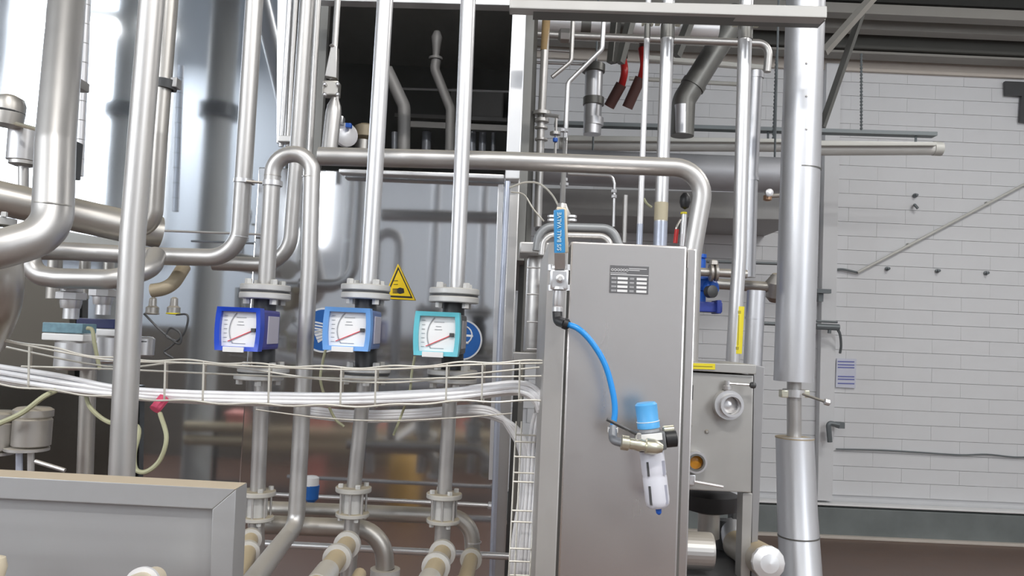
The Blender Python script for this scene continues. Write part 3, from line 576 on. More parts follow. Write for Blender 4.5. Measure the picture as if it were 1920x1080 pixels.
# ------------------------------------------------------------------ pipes of the left and centre
def left_pipes():
    o = pipe('steel_pipe', 'thick steel pipe at far left bending left at its foot', 'pipe', [(128, -30, 1.75), (104, 270, 1.6), (98, 440, 1.55), (-10, 470, 1.5), (-80, 480, 1.5)], 32, STEEL, .085, seg=28)
    collar(o, 'weld_seam', at(100, 384, 1.56), V((.03, 0, 1)), .0335, .0352, .0025, DULL, 28)
    o = pipe('steel_pipe', 'tall straight steel pipe in front of everything at left, ending behind cover', 'pipe', [(287, -30, 1.45), (249, 440, 1.45), (225, 960, 1.45)], 23, STEEL, 0, seg=28)
    o = pipe('steel_pipe', 'thinner steel pipe with dark clamp right behind the tall straight pipe', 'pipe', [(322, -30, 1.95), (300, 250, 1.95), (289, 436, 1.97), (238, 424, 2.0)], 14.5, DULL, .05)
    p = at(312, 159, 1.95); MB().ring(p, (.1, 0, 1), .0188, .026, .022, 22).build('clamp', DGREY, o)
    MB().box(at(330, 157, 1.95), (.016, .03, .024)).build('clamp_ear', STEEL, o, .002)
    o = pipe('steel_pipe', 'thick dusty pipe sloping down to the right behind far left pipe', 'pipe', [(-60, 358, 1.85), (236, 424, 2.0), (300, 436, 2.05)], 33, DULL, 0, seg=26)
    o = pipe('steel_pipe', 'vertical pipe with long elbow running left, just left of looped pipe', 'pipe', [(479, -30, 2.0), (462, 240, 2.0), (447, 484, 2.0), (278, 480, 2.0), (180, 474, 1.95), (130, 471, 1.92), (75, 470, 1.9)], 16.5, STEEL, .075, seg=22)
    t = MB().ring(at(458, 340, 2.0), V((.05, 0, 1)), .0222, .0262, .01, 20).build('rod_clamp', STEELC, o)
    MB().tube(P_([(462, 340, 1.97), (530, 346, 2.0)]), .0035, 8).build('tie_rod', DULL, o)
    collar(o, 'weld_seam', at(449, 444, 2.0), V((.05, 0, 1)), .0222, .0231, .002, STEELC, 22)
    o = pipe('steel_pipe', 'pipe behind the loop with bottom elbow running left', 'pipe', [(578, -30, 2.2), (556, 300, 2.2), (541, 498, 2.2), (400, 493, 2.2)], 14, STEEL, .085, seg=20)
    for (xa, xb, r, lab) in ((545, 527, 5, 'slim bright vertical tube nearest the cabin corner trim'), (556, 540, 4.5, 'slim dull vertical tube second from cabin corner trim'), (598, 580, 6, 'slim vertical tube at the left edge of dark hatch')):
        pipe('slim_tube', lab, 'tube', [(xa, -30, 2.45), (xb, 275 if r < 6 else 300, 2.45)], r, STEELC if r == 5 else STEEL, 0, seg=12)
    o = tag(sheet([(522, 253), (548, 254), (546, 266), (520, 265)], 2.42, .03, 'tube_bracket', STEEL, None, .003), 'small steel bracket clamping the slim tubes', 'bracket')
    # loop
    o = pipe('looped_pipe', 'steel pipe with inverted U bend above the first flowmeter, slanting forward at foot', 'pipe', [(499, 540, 1.9), (513, 290, 1.9), (586, 288, 1.9), (580, 500, 1.9), (555, 985, 1.9), (535, 1010, 1.84), (478, 1085, 1.45), (400, 1200, 1.1)], 15.5, STEEL, .052, seg=24)
    for x, y in ((511, 330), (583, 332)): collar(o, 'weld_seam', at(x, y, 1.9), V((0, 0, 1)), .0197, .0206, .002, DULL, 24)
    MB().ring(at(511, 344, 1.9), (0, 0, 1), .0198, .0235, .012, 20).build('rod_clamp', STEELC, o)
    # long horizontal pipe
    o = pipe('steel_pipe', 'long level steel pipe crossing the centre and bending down behind the cabinet', 'pipe', [(598, 293, 2.12), (960, 302, 2.12), (1326, 316, 2.1), (1297, 480, 2.1), (1290, 700, 2.1)], 17.5, STEEL, .075, seg=24)
    # top centre pipes (flow lines) built with meters
    # manifold under the left area
    o = pipe('manifold_pipe', 'curved dusty manifold pipe under the long elbow pipe at left', 'pipe', [(52, 468, 1.85), (62, 515, 1.85), (110, 522, 1.85), (210, 524, 1.85), (285, 505, 1.9), (292, 478, 1.95)], 19, STEEL, .05, seg=22)
    o = pipe('steel_pipe', 'shadowed thick pipe going down below the far left elbow', 'pipe', [(8, 470, 1.62), (14, 560, 1.62), (-20, 640, 1.7)], 30, DULL, .1, seg=24)
    o = pipe('bent_pipe', 'tan dusty elbow pipe right of the tall straight pipe below long elbow', 'pipe', [(285, 545, 2.05), (320, 540, 2.05), (345, 500, 2.1)], 13, TAN, .04)
    # vertical legs dropping from manifold in the back
    for i, (xa, ya, xb, yb, r, Y) in enumerate(((104, 480, 100, 560, 13, 2.05), (160, 480, 156, 560, 10, 2.1), (205, 482, 202, 560, 10, 2.1))):
        pipe('steel_pipe', ['left of three short drop pipes under the long elbow pipe', 'middle of three short drop pipes under the long elbow pipe', 'right of three short drop pipes under the long elbow pipe'][i], 'pipe', [(xa, ya, Y), (xb, yb, Y)], r, DULL, 0)
    pipe('steel_pipe', 'dim vertical pipe left of tall straight pipe, low down', 'pipe', [(166, 690, 1.95), (157, 960, 1.95)], 14.5, DULL, 0)
    o = tag(sheet([(-60, 515), (132, 520), (128, 720), (-60, 716)], 2.69, .04, 'dark_reflection_sheet', BROWN_REFL, None, .004), 'added brown sheet standing in for a dark reflection behind the left valve', 'plate')  # added sheet, its brown imitates a dark reflection
    o = tag(sheet([(-80, 716), (242, 726), (236, 1010), (-80, 1004)], 2.69, .04, 'dark_reflection_sheet', plain('black_reflection_tone', (.10, .095, .085), .22, .85, .3, 3), None, .004), 'added black sheet standing in for a dark reflection behind the low left actuators', 'plate')  # added sheet, its black stands in for dark things reflected here
    o = tag(sheet([(105, 430), (230, 452), (226, 476), (104, 464)], 2.66, .05, 'bracket_rail', DARKM, None, .004), 'dark bracket rail beneath the sloping dusty pipe', 'rail')
    # flange at left edge
    t = thing('pipe_flange', 'stacked grey flange pair cut by the left edge', 'flange', at(-5, 465, 1.6))
    for y in (415, 437, 455): MB().lathe(at(-12, y, 1.6) - V((0, 0, .008)), (0, 0, 1), [(.02, 0), (.04, .001), (.041, .015), (.02, .016)], 24).build('flange_disc', GALV, t)
    bolt(t, at(8, 402, 1.58), .006, .01)
    # top-left actuated valve
    t = thing('actuated_valve', 'steel actuated valve with round cap at the upper left edge', 'valve', at(38, 345, 1.9))
    MB().lathe(at(12, 238, 1.9), (.06, 0, 1), [(.02, 0), (.034, .004), (.036, .03), (.036, .056), (.03, .07), (.012, .078)], 26).build('cap', DULL, t)
    MB().torus(at(14, 210, 1.9), (.06, 0, 1), .0358, .003, 26).build('cap_band', DGREY, t)
    MB().lathe(at(40, 304, 1.95), (0, 0, 1), [(.02, 0), (.034, .004), (.034, .08), (.028, .086)], 26).build('actuator_body', STEELC, t)
    MB().lathe(at(43, 312, 1.95), (0, 0, 1), [(.02, 0), (.032, .004), (.032, .012), (.02, .016)], 26).build('lower_flange', STEEL, t)
    MB().tube(P_([(44, 308, 1.95), (44, 352, 1.95)]), .012, 12).build('stem', STEEL, t)
    MB().tube(P_([(30, 232, 1.88), (72, 243, 1.88)]), .005, 8).build('lever', BRASS, t)
    t = thing('pipe_clamp', 'dark clamp plate peeking out behind the far left pipe, upper', 'clamp', at(148, 170, 1.95)); MB().box(at(148, 160, 1.95), (.028, .05, .024)).build('clamp_block', DULL, t, .003); MB().tube(P_([(120, 160, 1.95), (150, 160, 1.95)]), .008, 8).build('clamp_rod', DGREY, t)
    t = thing('pipe_clamp', 'dark clamp plate peeking out behind the far left pipe, lower', 'clamp', at(138, 332, 1.9)); MB().box(at(136, 300, 1.9), (.02, .05, .09)).build('clamp_block', DGREY, t, .003); MB().tube(P_([(110, 325, 1.88), (140, 325, 1.88)]), .008, 8).build('clamp_rod', BLACK, t)
    t = thing('cable_conduit', 'ribbed white conduit strip behind the far left pipe', 'conduit', at(148, 330, 2.4))
    MB().tube(P_([(163, -20, 2.4), (148, 330, 2.4)]), .013, 12).build('strip', ALUW, t)
    for k in range(9):
        y = 10 + k * 36; MB().torus(at(161.5 - y * .043, y, 2.4), (.04, 0, 1), .0133, .0012, 14, 6).build('rib', STEEL, t)
    # big reflected columns are real: two tall pipes in front of the sheet
    # (only their mirror images appear in the polished sheet)
    # actuators in the middle left
    def valve_head(lab, x, yt, s, teal=True, Y=1.9):
        t = thing('valve_actuator', lab, 'valve', at(x, yt + 140 * s, Y)); k = Y / FPX * s
        MB().lathe(at(x, yt + 25 * s, Y), (0, 0, 1), [(17 * k, -10 * k), (19 * k, 0), (19 * k, 40 * k), (17 * k, 45 * k)], 20).build('neck', STEELC, t)
        MB().lathe(at(x, yt + 20 * s, Y), (0, 0, 1), [(18 * k, 0), (27 * k, 2 * k), (27 * k, 14 * k), (18 * k, 17 * k)], 8).build('union_nut', STEELC, t)
        MB().lathe(at(x, yt + 50 * s, Y), (0, 0, 1), [(14 * k, -5 * k), (14 * k, 34 * k)], 18).build('spindle', STEELC, t)
        MB().box(at(x - 2 * s, yt + 72 * s, Y - .01), (74 * k, 50 * k, 18 * k)).build('head_band', TEAL if teal else plain('dark_navy', (.015, .022, .09), .45), t, .002)
        MB().box(at(x - 2 * s, yt + 89 * s, Y - .01), (76 * k, 52 * k, 13 * k)).build('head_cover', WHITEP, t, .003)
        MB().lathe(at(x + 6 * s, yt + 150 * s, Y), (0, 0, 1), [(30 * k, 0), (35 * k, 4 * k), (35 * k, 50 * k), (32 * k, 54 * k)], 26).build('cylinder', STEELC, t)
        if teal:
            MB().tube(smooth_path(P_([(x + 30, yt + 72, Y - .05), (x + 40, yt + 76, Y - .05), (x + 44, yt + 100, Y - .05), (x + 54, yt + 150, Y - .04)])), .0045, 8).build('cable_gland', YGCAB, t)
        return t
    valve_head('valve actuator with teal and white head left of tall straight pipe', 133, 543, 1.0)
    valve_head('valve actuator with navy band half hidden by the tall straight pipe', 193, 538, .95, False, 2.05)
    for i, x in enumerate((285, 325)):
        t = thing('position_sensor', ['grey sensor head just right of the tall straight pipe', 'grey sensor head with yellow mark, second from tall straight pipe'][i], 'sensor', at(x, 592, 2.0))
        MB().lathe(at(x, 590, 2.0), (0, 0, 1), [(.012, 0), (.016, .004), (.016, .018), (.01, .022), (.009, .04), (.004, .044)], 14).build('sensor_body', DULL, t)
        MB().torus(at(x, 588, 2.0), (0, 0, 1), .016, .002, 14, 6).build('lock_ring', STICKY if i else DULL, t)
        pipe('sensor_cable', ['curly dark sensor cable hanging beside the tall straight pipe', 'dark sensor cable looping right of the sensor pair'][i], 'cable', ([(270, 588, 1.98), (300, 618, 1.98), (335, 645, 1.98), (338, 625, 1.98), (320, 615, 1.98), (312, 630, 1.98), (330, 640, 1.98)] if i == 0 else [(330, 590, 1.99), (352, 592, 1.99), (345, 625, 1.99), (320, 650, 1.99), (308, 660, 1.99), (325, 672, 1.99)]), 2, DGREY, 0, seg=6, smooth=6)
    t = thing('valve_cylinder', 'round white valve cylinder end right of the tall straight pipe', 'valve', at(272, 670, 2.05)); MB().lathe(at(270, 668, 2.05), (0, 0, 1), [(.018, 0), (.024, .004), (.024, .045), (.018, .05)], 20).build('cylinder', STEELC, t); MB().torus(at(270, 640, 2.05), (0, 0, 1), .024, .002, 20, 6).build('band', DGREY, t)
    # low left actuators
    for i, (x, yt) in enumerate(((58, 765), (-8, 772))):
        t = thing('valve_actuator', ['dull steel valve actuator standing above the left end of the cover', 'dull steel valve actuator cut off by the left edge above cover'][i], 'valve', at(x, 890, 1.75)); k = 1.75 / FPX
        MB().lathe(at(x, yt + 72, 1.75), (0, 0, 1), [(28 * k, 0), (33 * k, 3 * k), (33 * k, 50 * k), (30 * k, 53 * k), (34 * k, 56 * k), (34 * k, 68 * k), (28 * k, 72 * k)], 26).build('cylinder', DULL, t)
        MB().lathe(at(x - 8, yt + 80, 1.75), (0, 0, 1), [(20 * k, 0), (38 * k, 1 * k), (38 * k, 6 * k), (20 * k, 8 * k)], 26).build('base_plate', STEEL, t)
        for dx in (-22, 0): MB().tube(P_([(x + dx, yt + 78, 1.74), (x + dx, yt + 150, 1.74)]), 6 * k, 10).build('stem', BLUEST if dx else STEEL, t)
        if i == 0: MB().tube(P_([(66, 865, 1.72), (122, 882, 1.72)]), 4 * k, 8).build('lever', STEEL, t)
    pipe('sensor_cable', 'thick dusty yellow cable slanting over the dull actuators low at left', 'cable', [(-15, 800, 1.68), (40, 775, 1.68), (80, 745, 1.68), (105, 732, 1.7)], 5, YGCAB, 0, seg=8, smooth=6)
    pipe('sensor_cable', 'yellowish cable loop hanging right of the tall straight pipe', 'cable', [(160, 735, 1.8), (170, 765, 1.75), (205, 792, 1.75), (258, 800, 1.7), (252, 850, 1.68), (255, 880, 1.66), (275, 884, 1.66), (300, 862, 1.66), (312, 820, 1.66), (300, 775, 1.7)], 4, YGCAB, 0, seg=8, smooth=7)
    lp = [o for o in C.objects if o.name.startswith('sensor_cable')][-1]
    MB().tube(P_([(290, 768, 1.7), (308, 746, 1.72)]), .012, 10).build('red_cap', PINK, lp)
    t = thing('plastic_bottle', 'small blue and white plastic bottle behind the looped pipe', 'bottle', at(583, 943, 2.3))
    MB().lathe(at(583, 943, 2.3), (0, 0, 1), [(.008, 0), (.02, .012), (.022, .05)], 16).build('blue_bottom', SIGNB, t)
    MB().lathe(at(583, 910, 2.3), (0, 0, 1), [(.022, 0), (.022, .022), (.016, .026)], 16).build('white_top', WHITEP, t)
left_pipes()

# ------------------------------------------------------------------ flowmeters and their lines
def flowmeter(which, cx, cyd, wd, hd, Yd, side, blue, sidem, fx, yt, yb, fr, rot):
    """cx,cyd: dial centre px; fx: flange centre px at top / bottom"""
    t = thing('flowmeter', {0: 'flowmeter with deep blue frame, leftmost of the three', 1: 'flowmeter with sky blue frame in the middle of the three', 2: 'flowmeter with turquoise frame, rightmost of the three'}[which], 'flowmeter', at(fx[1], yb, 1.9))
    k = 1.9 / FPX; R = fr * k; h = 11.5 * k
    pt, pb = at(fx[0], yt + 14.5, 1.9), at(fx[1], yb - 14, 1.9)
    for gx, gy in ((fx[0], yt + 7), (fx[1], yb - 7)): MB().lathe(at(gx, gy, 1.9) - V((0, 0, .0022)), (0, 0, 1), [(.016, 0), (R * .96, 0), (R * .96, .0044), (.016, .0044)], 24).build('gasket', DGREY, t)
    flange(t, pt, R, h, .016, GALV, 4, .75, 'down')
    flange(t, pb, R, h * .85, .016, GALV, 4, .75, 'up')
    MB().tube([pt - V((0, 0, .004)), pb + V((0, 0, .004))], .026, 20).build('body_tube', DGREY, t)
    M = Matrix.Translation(at(cx, cyd, Yd)) @ Matrix.Rotation(rot, 4, 'Z')
    q = Yd / FPX; W, H = wd * q, hd * q; D = 1.9 - Yd - .01
    MB(M).box((0, D / 2 + .012, 0), (W * .97, D, H * .94)).build('housing', sidem, t, .006)
    MB(M).box((W * .485 + .0005, D / 2 + .022, 0), (.003, D * .62, H * .66)).build('side_plate', plain('side_plate_grey', (.42, .40, .42), .5) if which == 2 else plain('side_plate_lilac', (.50, .48, .56), .5), t, .001)
    # bezel ring with bowed sides
    b = MB(M); bd = W * .095; n = 7
    def outl(w_, h_, bow):
        r_ = []
        for i in range(n): s = i / (n - 1) * 2 - 1; r_.append((s * w_ / 2, h_ / 2))
        for i in range(1, n - 1): s = 1 - i / (n - 1) * 2; r_.append((w_ / 2 + bow * (1 - s * s), s * h_ / 2))
        for i in range(n): s = 1 - i / (n - 1) * 2; r_.append((s * w_ / 2, -h_ / 2))
        for i in range(1, n - 1): s = i / (n - 1) * 2 - 1; r_.append((-w_ / 2 - bow * (1 - s * s), s * h_ / 2))
        return r_
    oo, ii = outl(W * .95, H, W * .03), outl(W * .95 - 2 * bd, H - 2 * bd, W * .025); N = len(oo)
    vs_ = [(x, -.014, z) for x, z in oo] + [(x, -.011, z) for x, z in ii] + [(x, .016, z) for x, z in oo] + [(x, .004, z) for x, z in ii]
    fs_ = []
    for i in range(N):
        j = (i + 1) % N; fs_ += [(i, j, N + j, N + i), (i, 2 * N + i, 2 * N + j, j), (N + i, N + j, 3 * N + j, 3 * N + i), (2 * N + i, 3 * N + i, 3 * N + j, 2 * N + j)]
    b.add(vs_, fs_); b.build('bezel', blue, t)
    d = MB(M).box((0, .003, 0), (W - 2 * bd * .9, .004, H - 2 * bd * .9)).build('dial', DIAL, t)
    # arc scale, pointer, hub, print
    hub = (W * .30, -.001, -H * .02)
    arc = [(hub[0] - W * .52 * math.cos(g), -.0005, hub[2] + H * .56 * math.sin(g)) for g in [math.radians(-33 + i * 7) for i in range(12)]]
    MB(M).tube(arc, .0010, 5).build('scale_arc', GINK, d)
    MB(M).tube([hub, (hub[0] - W * .54, -.002, hub[2] - H * .27)], .0011, 6).build('pointer', REDP, d)
    MB(M).box((hub[0] + W * .02, -.003, hub[2] + H * .01), (W * .10, .006, H * .085)).build('pointer_hub', DGREY, d, .001)
    for i, (xx, zz, ln) in enumerate(((W * .03, H * .27, .22), (W * .02, H * .17, .12), (W * .02, H * .10, .16), (0, -H * .33, .3))):
        MB(M).box((xx, .0004, zz), (W * ln, .001, H * .012)).build('printed_line', GINK, d)
    for i in range(7):
        MB(M).box((-W * .31, .0004, H * (.30 - i * .10)), (W * .07, .001, H * .01)).build('scale_mark', GINK, d)
    MB(M).box((-W * .06, -.014, -H * .47), (W * .46, .006, H * .12)).build('label_tab', WHITEP, t, .001)
    return t
FM = [
    (0, 449, 617, 84, 81, 1.76, .1, BLUE1, NAVY, (497, 494), 541, 707, 47, 0.0),
    (1, 652, 617, 88, 80, 1.76, .1, BLUE2, SLATE, (686, 686), 541, 707, 46, 0.0),
    (2, 820, 626, 86, 82, 1.76, .1, BLUE3, DGREY, (851, 848), 548, 712, 47, -.05),
]
for a in FM: flowmeter(*a)
def lines():
    k = 1.9 / FPX
    # upper mating flange belongs to each line above
    lp = [o for o in C.objects if o.name.startswith('looped_pipe')][0]
    flange(lp, at(498, 540, 1.9), 46 * k, 11.5 * k, .014, GALV, 4, .75, 'up')
    up = [('tall flow line entering the middle flowmeter from above', 724, -30, 690, 545, 15.5, 686, 540, 46), ('tall flow line entering the turquoise flowmeter from above', 879, -30, 856, 552, 14.5, 852, 547, 47)]
    for lab, xa, ya, xb, yb, r, fx, fy, fr in up:
        o = pipe('flow_pipe', lab, 'pipe', [(xa, ya, 1.9), (xb, yb, 1.9)], r, STEELC, 0, seg=24)
        flange(o, at(fx, fy, 1.9), fr * k, 11.5 * k, .014, GALV, 4, .75, 'up')
    dn = [('lower flow line under the deep blue flowmeter', 492, 702, 483, 925, 14, 482, 1095, (485, 45)),
          ('lower flow line under the sky blue flowmeter', 685, 702, 663, 918, 13.5, 652, 1095, (683, 45)),
          ('lower flow line under the turquoise flowmeter', 846, 708, 833, 930, 13.5, 824, 1095, (847, 47))]
    for i, (lab, xa, ya, xb, yb, r, xc, yc, (fx, fr)) in enumerate(dn):
        o = pipe('flow_pipe', lab, 'pipe', [(xa, ya, 1.9), (xb, yb, 1.9)], r, STEEL, 0, seg=22)
        flange(o, at(fx, ya + 5, 1.9), fr * k, 9 * k, .014, GALV, 4, .3, 'down')
        # sight glass spool
        t = thing('sight_glass', ['dusty flanged sight glass low on the leftmost flow line', 'dusty flanged sight glass low on the middle flow line', 'dusty flanged sight glass low on the right flow line'][i], 'sight glass', at(xb, yb + 55, 1.9))
        flange(t, at(xb, yb - 1, 1.9), 33 * k, 9 * k, .016, GALVD, 4, .5, 'up', 'end_flange')
        flange(t, at(xb - 2, yb + 46, 1.9), 31 * k, 7 * k, .016, GALVD, 4, .5, 'down', 'end_flange')
        MB().tube([at(xb, yb, 1.9), at(xb - 2, yb + 45, 1.9)], 19 * k, 24).build('glass_body', GALV, t)
        for g in (.5, 1.6, 2.7, 3.8, 4.7, 5.6):
            dx = V((math.cos(g), math.sin(g), 0)) * 25 * k
            MB().tube([at(xb, yb + 1, 1.9) + dx, at(xb - 2, yb + 45, 1.9) + dx], .0028, 8).build('tie_bolt', STEEL, t)
        pipe('flow_pipe', ['steel stub pipe continuing down under the left sight glass', 'steel stub pipe continuing down under the middle sight glass', 'steel stub pipe continuing down under the right sight glass'][i], 'pipe', [(xb - 2, yb + 50, 1.9), (xc, yc, 1.9)], 14.5, STEEL, 0, seg=20)
        # tan branch coming forward
        bx = [(470, 1010), (652, 1020), (830, 1036)][i]; Z = [1.86, 1.84, 1.84][i]
        e = [(452, 1095, 1.55), (585, 1110, 1.5), (788, 1125, 1.5)][i]
        o = pipe('branch_pipe', ['dusty tan branch pipe hidden beside the cover edge', 'dusty tan branch pipe coming forward under the middle sight glass', 'dusty tan branch pipe coming forward under the right sight glass'][i], 'pipe', [(bx[0], bx[1], Z), e], 14 if i == 0 else 17, TAN, 0, seg=20)
        a, b = at(bx[0], bx[1], Z), at(*e); ax = b - a; rr = (14 if i == 0 else 17) * Z / FPX
        for f_, c in ((.02, GALV), (.34, GALV)): collar(o, 'clamp_ring', a + ax * f_, ax, rr * .98, rr * 1.45, .014, c, 24)
        if i: MB().tube([a + ax * .62, a + ax * .9], rr * 1.12, 22).build('grey_sleeve', GALV, o)
        if i: MB().tube([a + ax * .5 + V((.05, .05, -.03)), a + ax * .8 + V((.05, .03, -.04))], .014, 12).build('drain_stub', TAN, o)
    o = pipe('bent_pipe', 'dusty level pipe behind the sight glasses bending down at its right end', 'pipe', [(470, 953, 2.05), (700, 962, 2.05), (884, 970, 2.05), (886, 1040, 2.05)], 14.5, DULL, .06, seg=22)
    collar(o, 'weld_seam', at(887, 1016, 2.05), (0, 0, 1), .0199, .0212, .003, STEELC, 22)
    o2 = pipe('branch_pipe', 'narrow tan pipe coming forward below the right bend', 'pipe', [(884, 1046, 2.03), (866, 1110, 1.7)], 13, TAN, 0)
    a, b = at(884, 1046, 2.03), at(866, 1110, 1.7); collar(o2, 'clamp_ring', a + (b - a) * .05, b - a, .017, .027, .016, GALVD, 24)
    o = pipe('bent_pipe', 'lower dusty level pipe bending down between two sight glasses', 'pipe', [(470, 982, 1.98), (600, 988, 1.98), (718, 992, 1.98), (722, 1066, 1.98)], 17, DULL, .075, seg=22)
    MB().ring(at(722, 1074, 1.98), (0, 0, 1), .022, .036, .02, 24).build('clamp_ring', GALV, o)
lines()

# ------------------------------------------------------------------ safety signs on the sheet
def signs():
    Y = 2.63
    t = thing('warning_sign', 'yellow triangular warning sign with black hand on cabin sheet', 'sign', at(750, 563, Y))
    def tri(s, th, name, mat, y):
        c = V((749.5, 537)); pp = [(746, 494), (778, 563), (718, 560)]
        ps = [at(c.x + (x - c.x) * s, c.y + (yy - c.y) * s, y) for x, yy in pp]
        MB().prism(ps, (0, th, 0)).build(name, mat, t, .002 if s == 1 else 0)
    tri(1, .004, 'sign_plate', SIGNY, Y); tri(.86, .001, 'black_border', INK, Y - .001); tri(.72, .0012, 'yellow_field', SIGNY, Y - .0021)
    hx = lambda x, y: at(x, y, Y - .0035)
    MB().prism([hx(745, 541), (hx(750, 539)), hx(757, 541), hx(758, 549), hx(750, 551), hx(745, 549)], (0, .001, 0)).build('hand_symbol', INK, t)
    for i in range(4): MB().prism([hx(736, 541.2 + i * 2.4), hx(745, 541 + i * 2.4), hx(745, 542.6 + i * 2.4), hx(736, 542.2 + i * 2.4)], (0, .001, 0)).build('finger', INK, t)
    for y in (526, 533): MB().prism([hx(738, y), hx(746, y - .4), hx(746, y + .8), hx(738, y + .9)], (0, .001, 0)).build('heat_line', INK, t)
    for k, (cx, cy, R, lab) in enumerate(((607, 619, 42, 'round blue sign with white gloved hands half behind middle flowmeter'), (866, 637, 38, 'round blue sign with white head symbol behind turquoise flowmeter'))):
        t = thing('mandatory_sign', lab, 'sign', at(cx, cy + R, Y)); q = Y / FPX
        MB().lathe(at(cx, cy, Y + .004), (0, -1, 0), [(R * q, 0), (R * q, .003)], 40).build('sign_plate', SIGNW, t)
        MB().lathe(at(cx, cy, Y + .0005), (0, -1, 0), [(R * q * .92, 0), (R * q * .92, .0006)], 40).build('blue_disc', SIGNB, t)
        g = lambda x, y: at(x, y, Y - .0012)
        if k == 0:
            for i in range(4): MB().prism([g(585, 601 + i * 6), g(607, 606 + i * 5.4), g(607, 609 + i * 5.4), g(585, 604.5 + i * 6)], (0, .0008, 0)).build('white_finger', SIGNW, t)
            for i in range(4): MB().prism([g(587 + i * 2.5, 620 + i * 6), g(606, 618 + i * 5), g(606, 622 + i * 5), g(589 + i * 2.5, 625 + i * 6)], (0, .0008, 0)).build('white_finger', SIGNW, t)
        else:
            pts = [at(868 + 17 * math.cos(a), 628 + 17 * math.sin(a), Y - .0012) for a in [math.radians(-110 + i * 20) for i in range(12)]]
            MB().tube(pts, .0026, 6).build('head_outline', SIGNW, t)
            MB().prism([g(874, 627), g(887, 628), g(887, 632), g(874, 631)], (0, .0008, 0)).build('goggle_bar', SIGNW, t)
            MB().prism([g(866, 640), g(880, 641), g(878, 645), g(866, 645)], (0, .0008, 0)).build('mouth_bar', SIGNW, t)
signs()

# ------------------------------------------------------------------ brushed cabinet and its fittings
YC = 1.55
def cabinet():
    xa, xb, xc = at(1022, 700, YC + .07).x, at(1057, 760, YC).x, at(1279, 760, YC).x
    zt = at(1175, 457, YC).z
    xa = at(1016, 760, YC + .06).x
    t = thing('plant_cabinet', 'tall brushed stainless cabinet standing right of centre', 'cabinet', ((xa + xc) / 2, YC + .3, 0))
    def pz(x, y, z): return V((x, y, z))
    MB().prism([pz(xb + .0015, YC, .06), pz(xc, YC, .06), pz(xc, YC + .55, .06), pz(xb + .0015, YC + .55, .06)], (0, 0, zt - .06)).build('front_door', BRUSH, t, .004)
    MB().prism([pz(xa, YC + .045, .06), pz(xb - .0025, YC + .004, .06), pz(xb - .0025, YC + .5, .06), pz(xa, YC + .5, .06)], (0, 0, zt - .058)).build('side_panel', plain('matt_side_sheet', (.56, .545, .53), .4, .45, .02, 20), t, .003)
    MB().prism([pz(xb - .004, YC + .012, .06), pz(xb + .003, YC + .012, .06), pz(xb + .003, YC + .5, .06), pz(xb - .004, YC + .5, .06)], (0, 0, zt - .07)).build('door_gasket', DARKM, t)
    MB().prism([pz(xa + .02, YC + .03, 0), pz(xc - .02, YC + .03, 0), pz(xc - .02, YC + .5, 0), pz(xa + .02, YC + .5, 0)], (0, 0, .06)).build('plinth', DGREY, t)
    xd = at(1284, 760, YC + .01).x; xe = at(1298, 760, YC + .03).x; z2 = at(1290, 466, YC + .03).z
    MB().prism([pz(xd, YC + .03, 0), pz(xe, YC + .03, 0), pz(xe, YC + .1, 0), pz(xd, YC + .1, 0)], (0, 0, z2)).build('corner_post', BRUSH, t, .003)
    MB().prism([pz(xc, YC + .02, .06), pz(xd, YC + .02, .06), pz(xd, YC + .1, .06), pz(xc, YC + .1, .06)], (0, 0, zt - .1)).build('hinge_gap', DARKM, t)
    # nameplate
    n = thing('nameplate', 'grey printed nameplate with white fields riveted on cabinet front', 'nameplate', at(1179, 552, YC))
    x0, x1 = at(1143, 525, YC).x, at(1216, 525, YC).x; zc = at(1179, 524.5, YC).z; W = x1 - x0; H = 52 * YC / FPX; xm = (x0 + x1) / 2
    MB().box((xm, YC - .001, zc), (W, .002, H)).build('plate', plain('nameplate_grey', (.17, .17, .175), .45, .5), n, .0004)
    MB().box((xm, YC - .0023, zc + H * .17), (W * .97, .0008, H * .025)).build('rule', WHITEP, n)
    wp = plain('etched_light', (.62, .62, .63), .5, .2)
    # raised logo strip: worn pale letter blocks
    for i in range(6): MB().torus((x0 + W * (.06 + i * .075), YC - .0022, zc + H * .335), (0, 1, 0), W * .028, W * .011, 10, 4).build('logo_letter', wp, n)
    MB().box((x0 + W * .22, YC - .0022, zc + H * .225), (W * .42, .0008, H * .02)).build('logo_underline', wp, n)
    for zz, ln in ((.40, .46), (.34, .28)): MB().box((x0 + W * (.48 + ln / 2), YC - .0022, zc + H * zz), (W * ln, .0008, H * .03)).build('printed_line', wp, n)
    for r in range(4):
        zz = zc + H * (.035 - r * .15)
        for cx_ in (.33, .82): MB().box((x0 + W * cx_, YC - .0023, zz), (W * .26, .001, H * .085)).build('white_field', WHITEP, n)
        for cx_, ln in ((.11, .13), (.57, .11)):
            for dz in (.018, -.018): MB().box((x0 + W * cx_, YC - .0022, zz + H * dz), (W * ln, .0008, H * .018)).build('printed_line', wp, n)
cabinet()

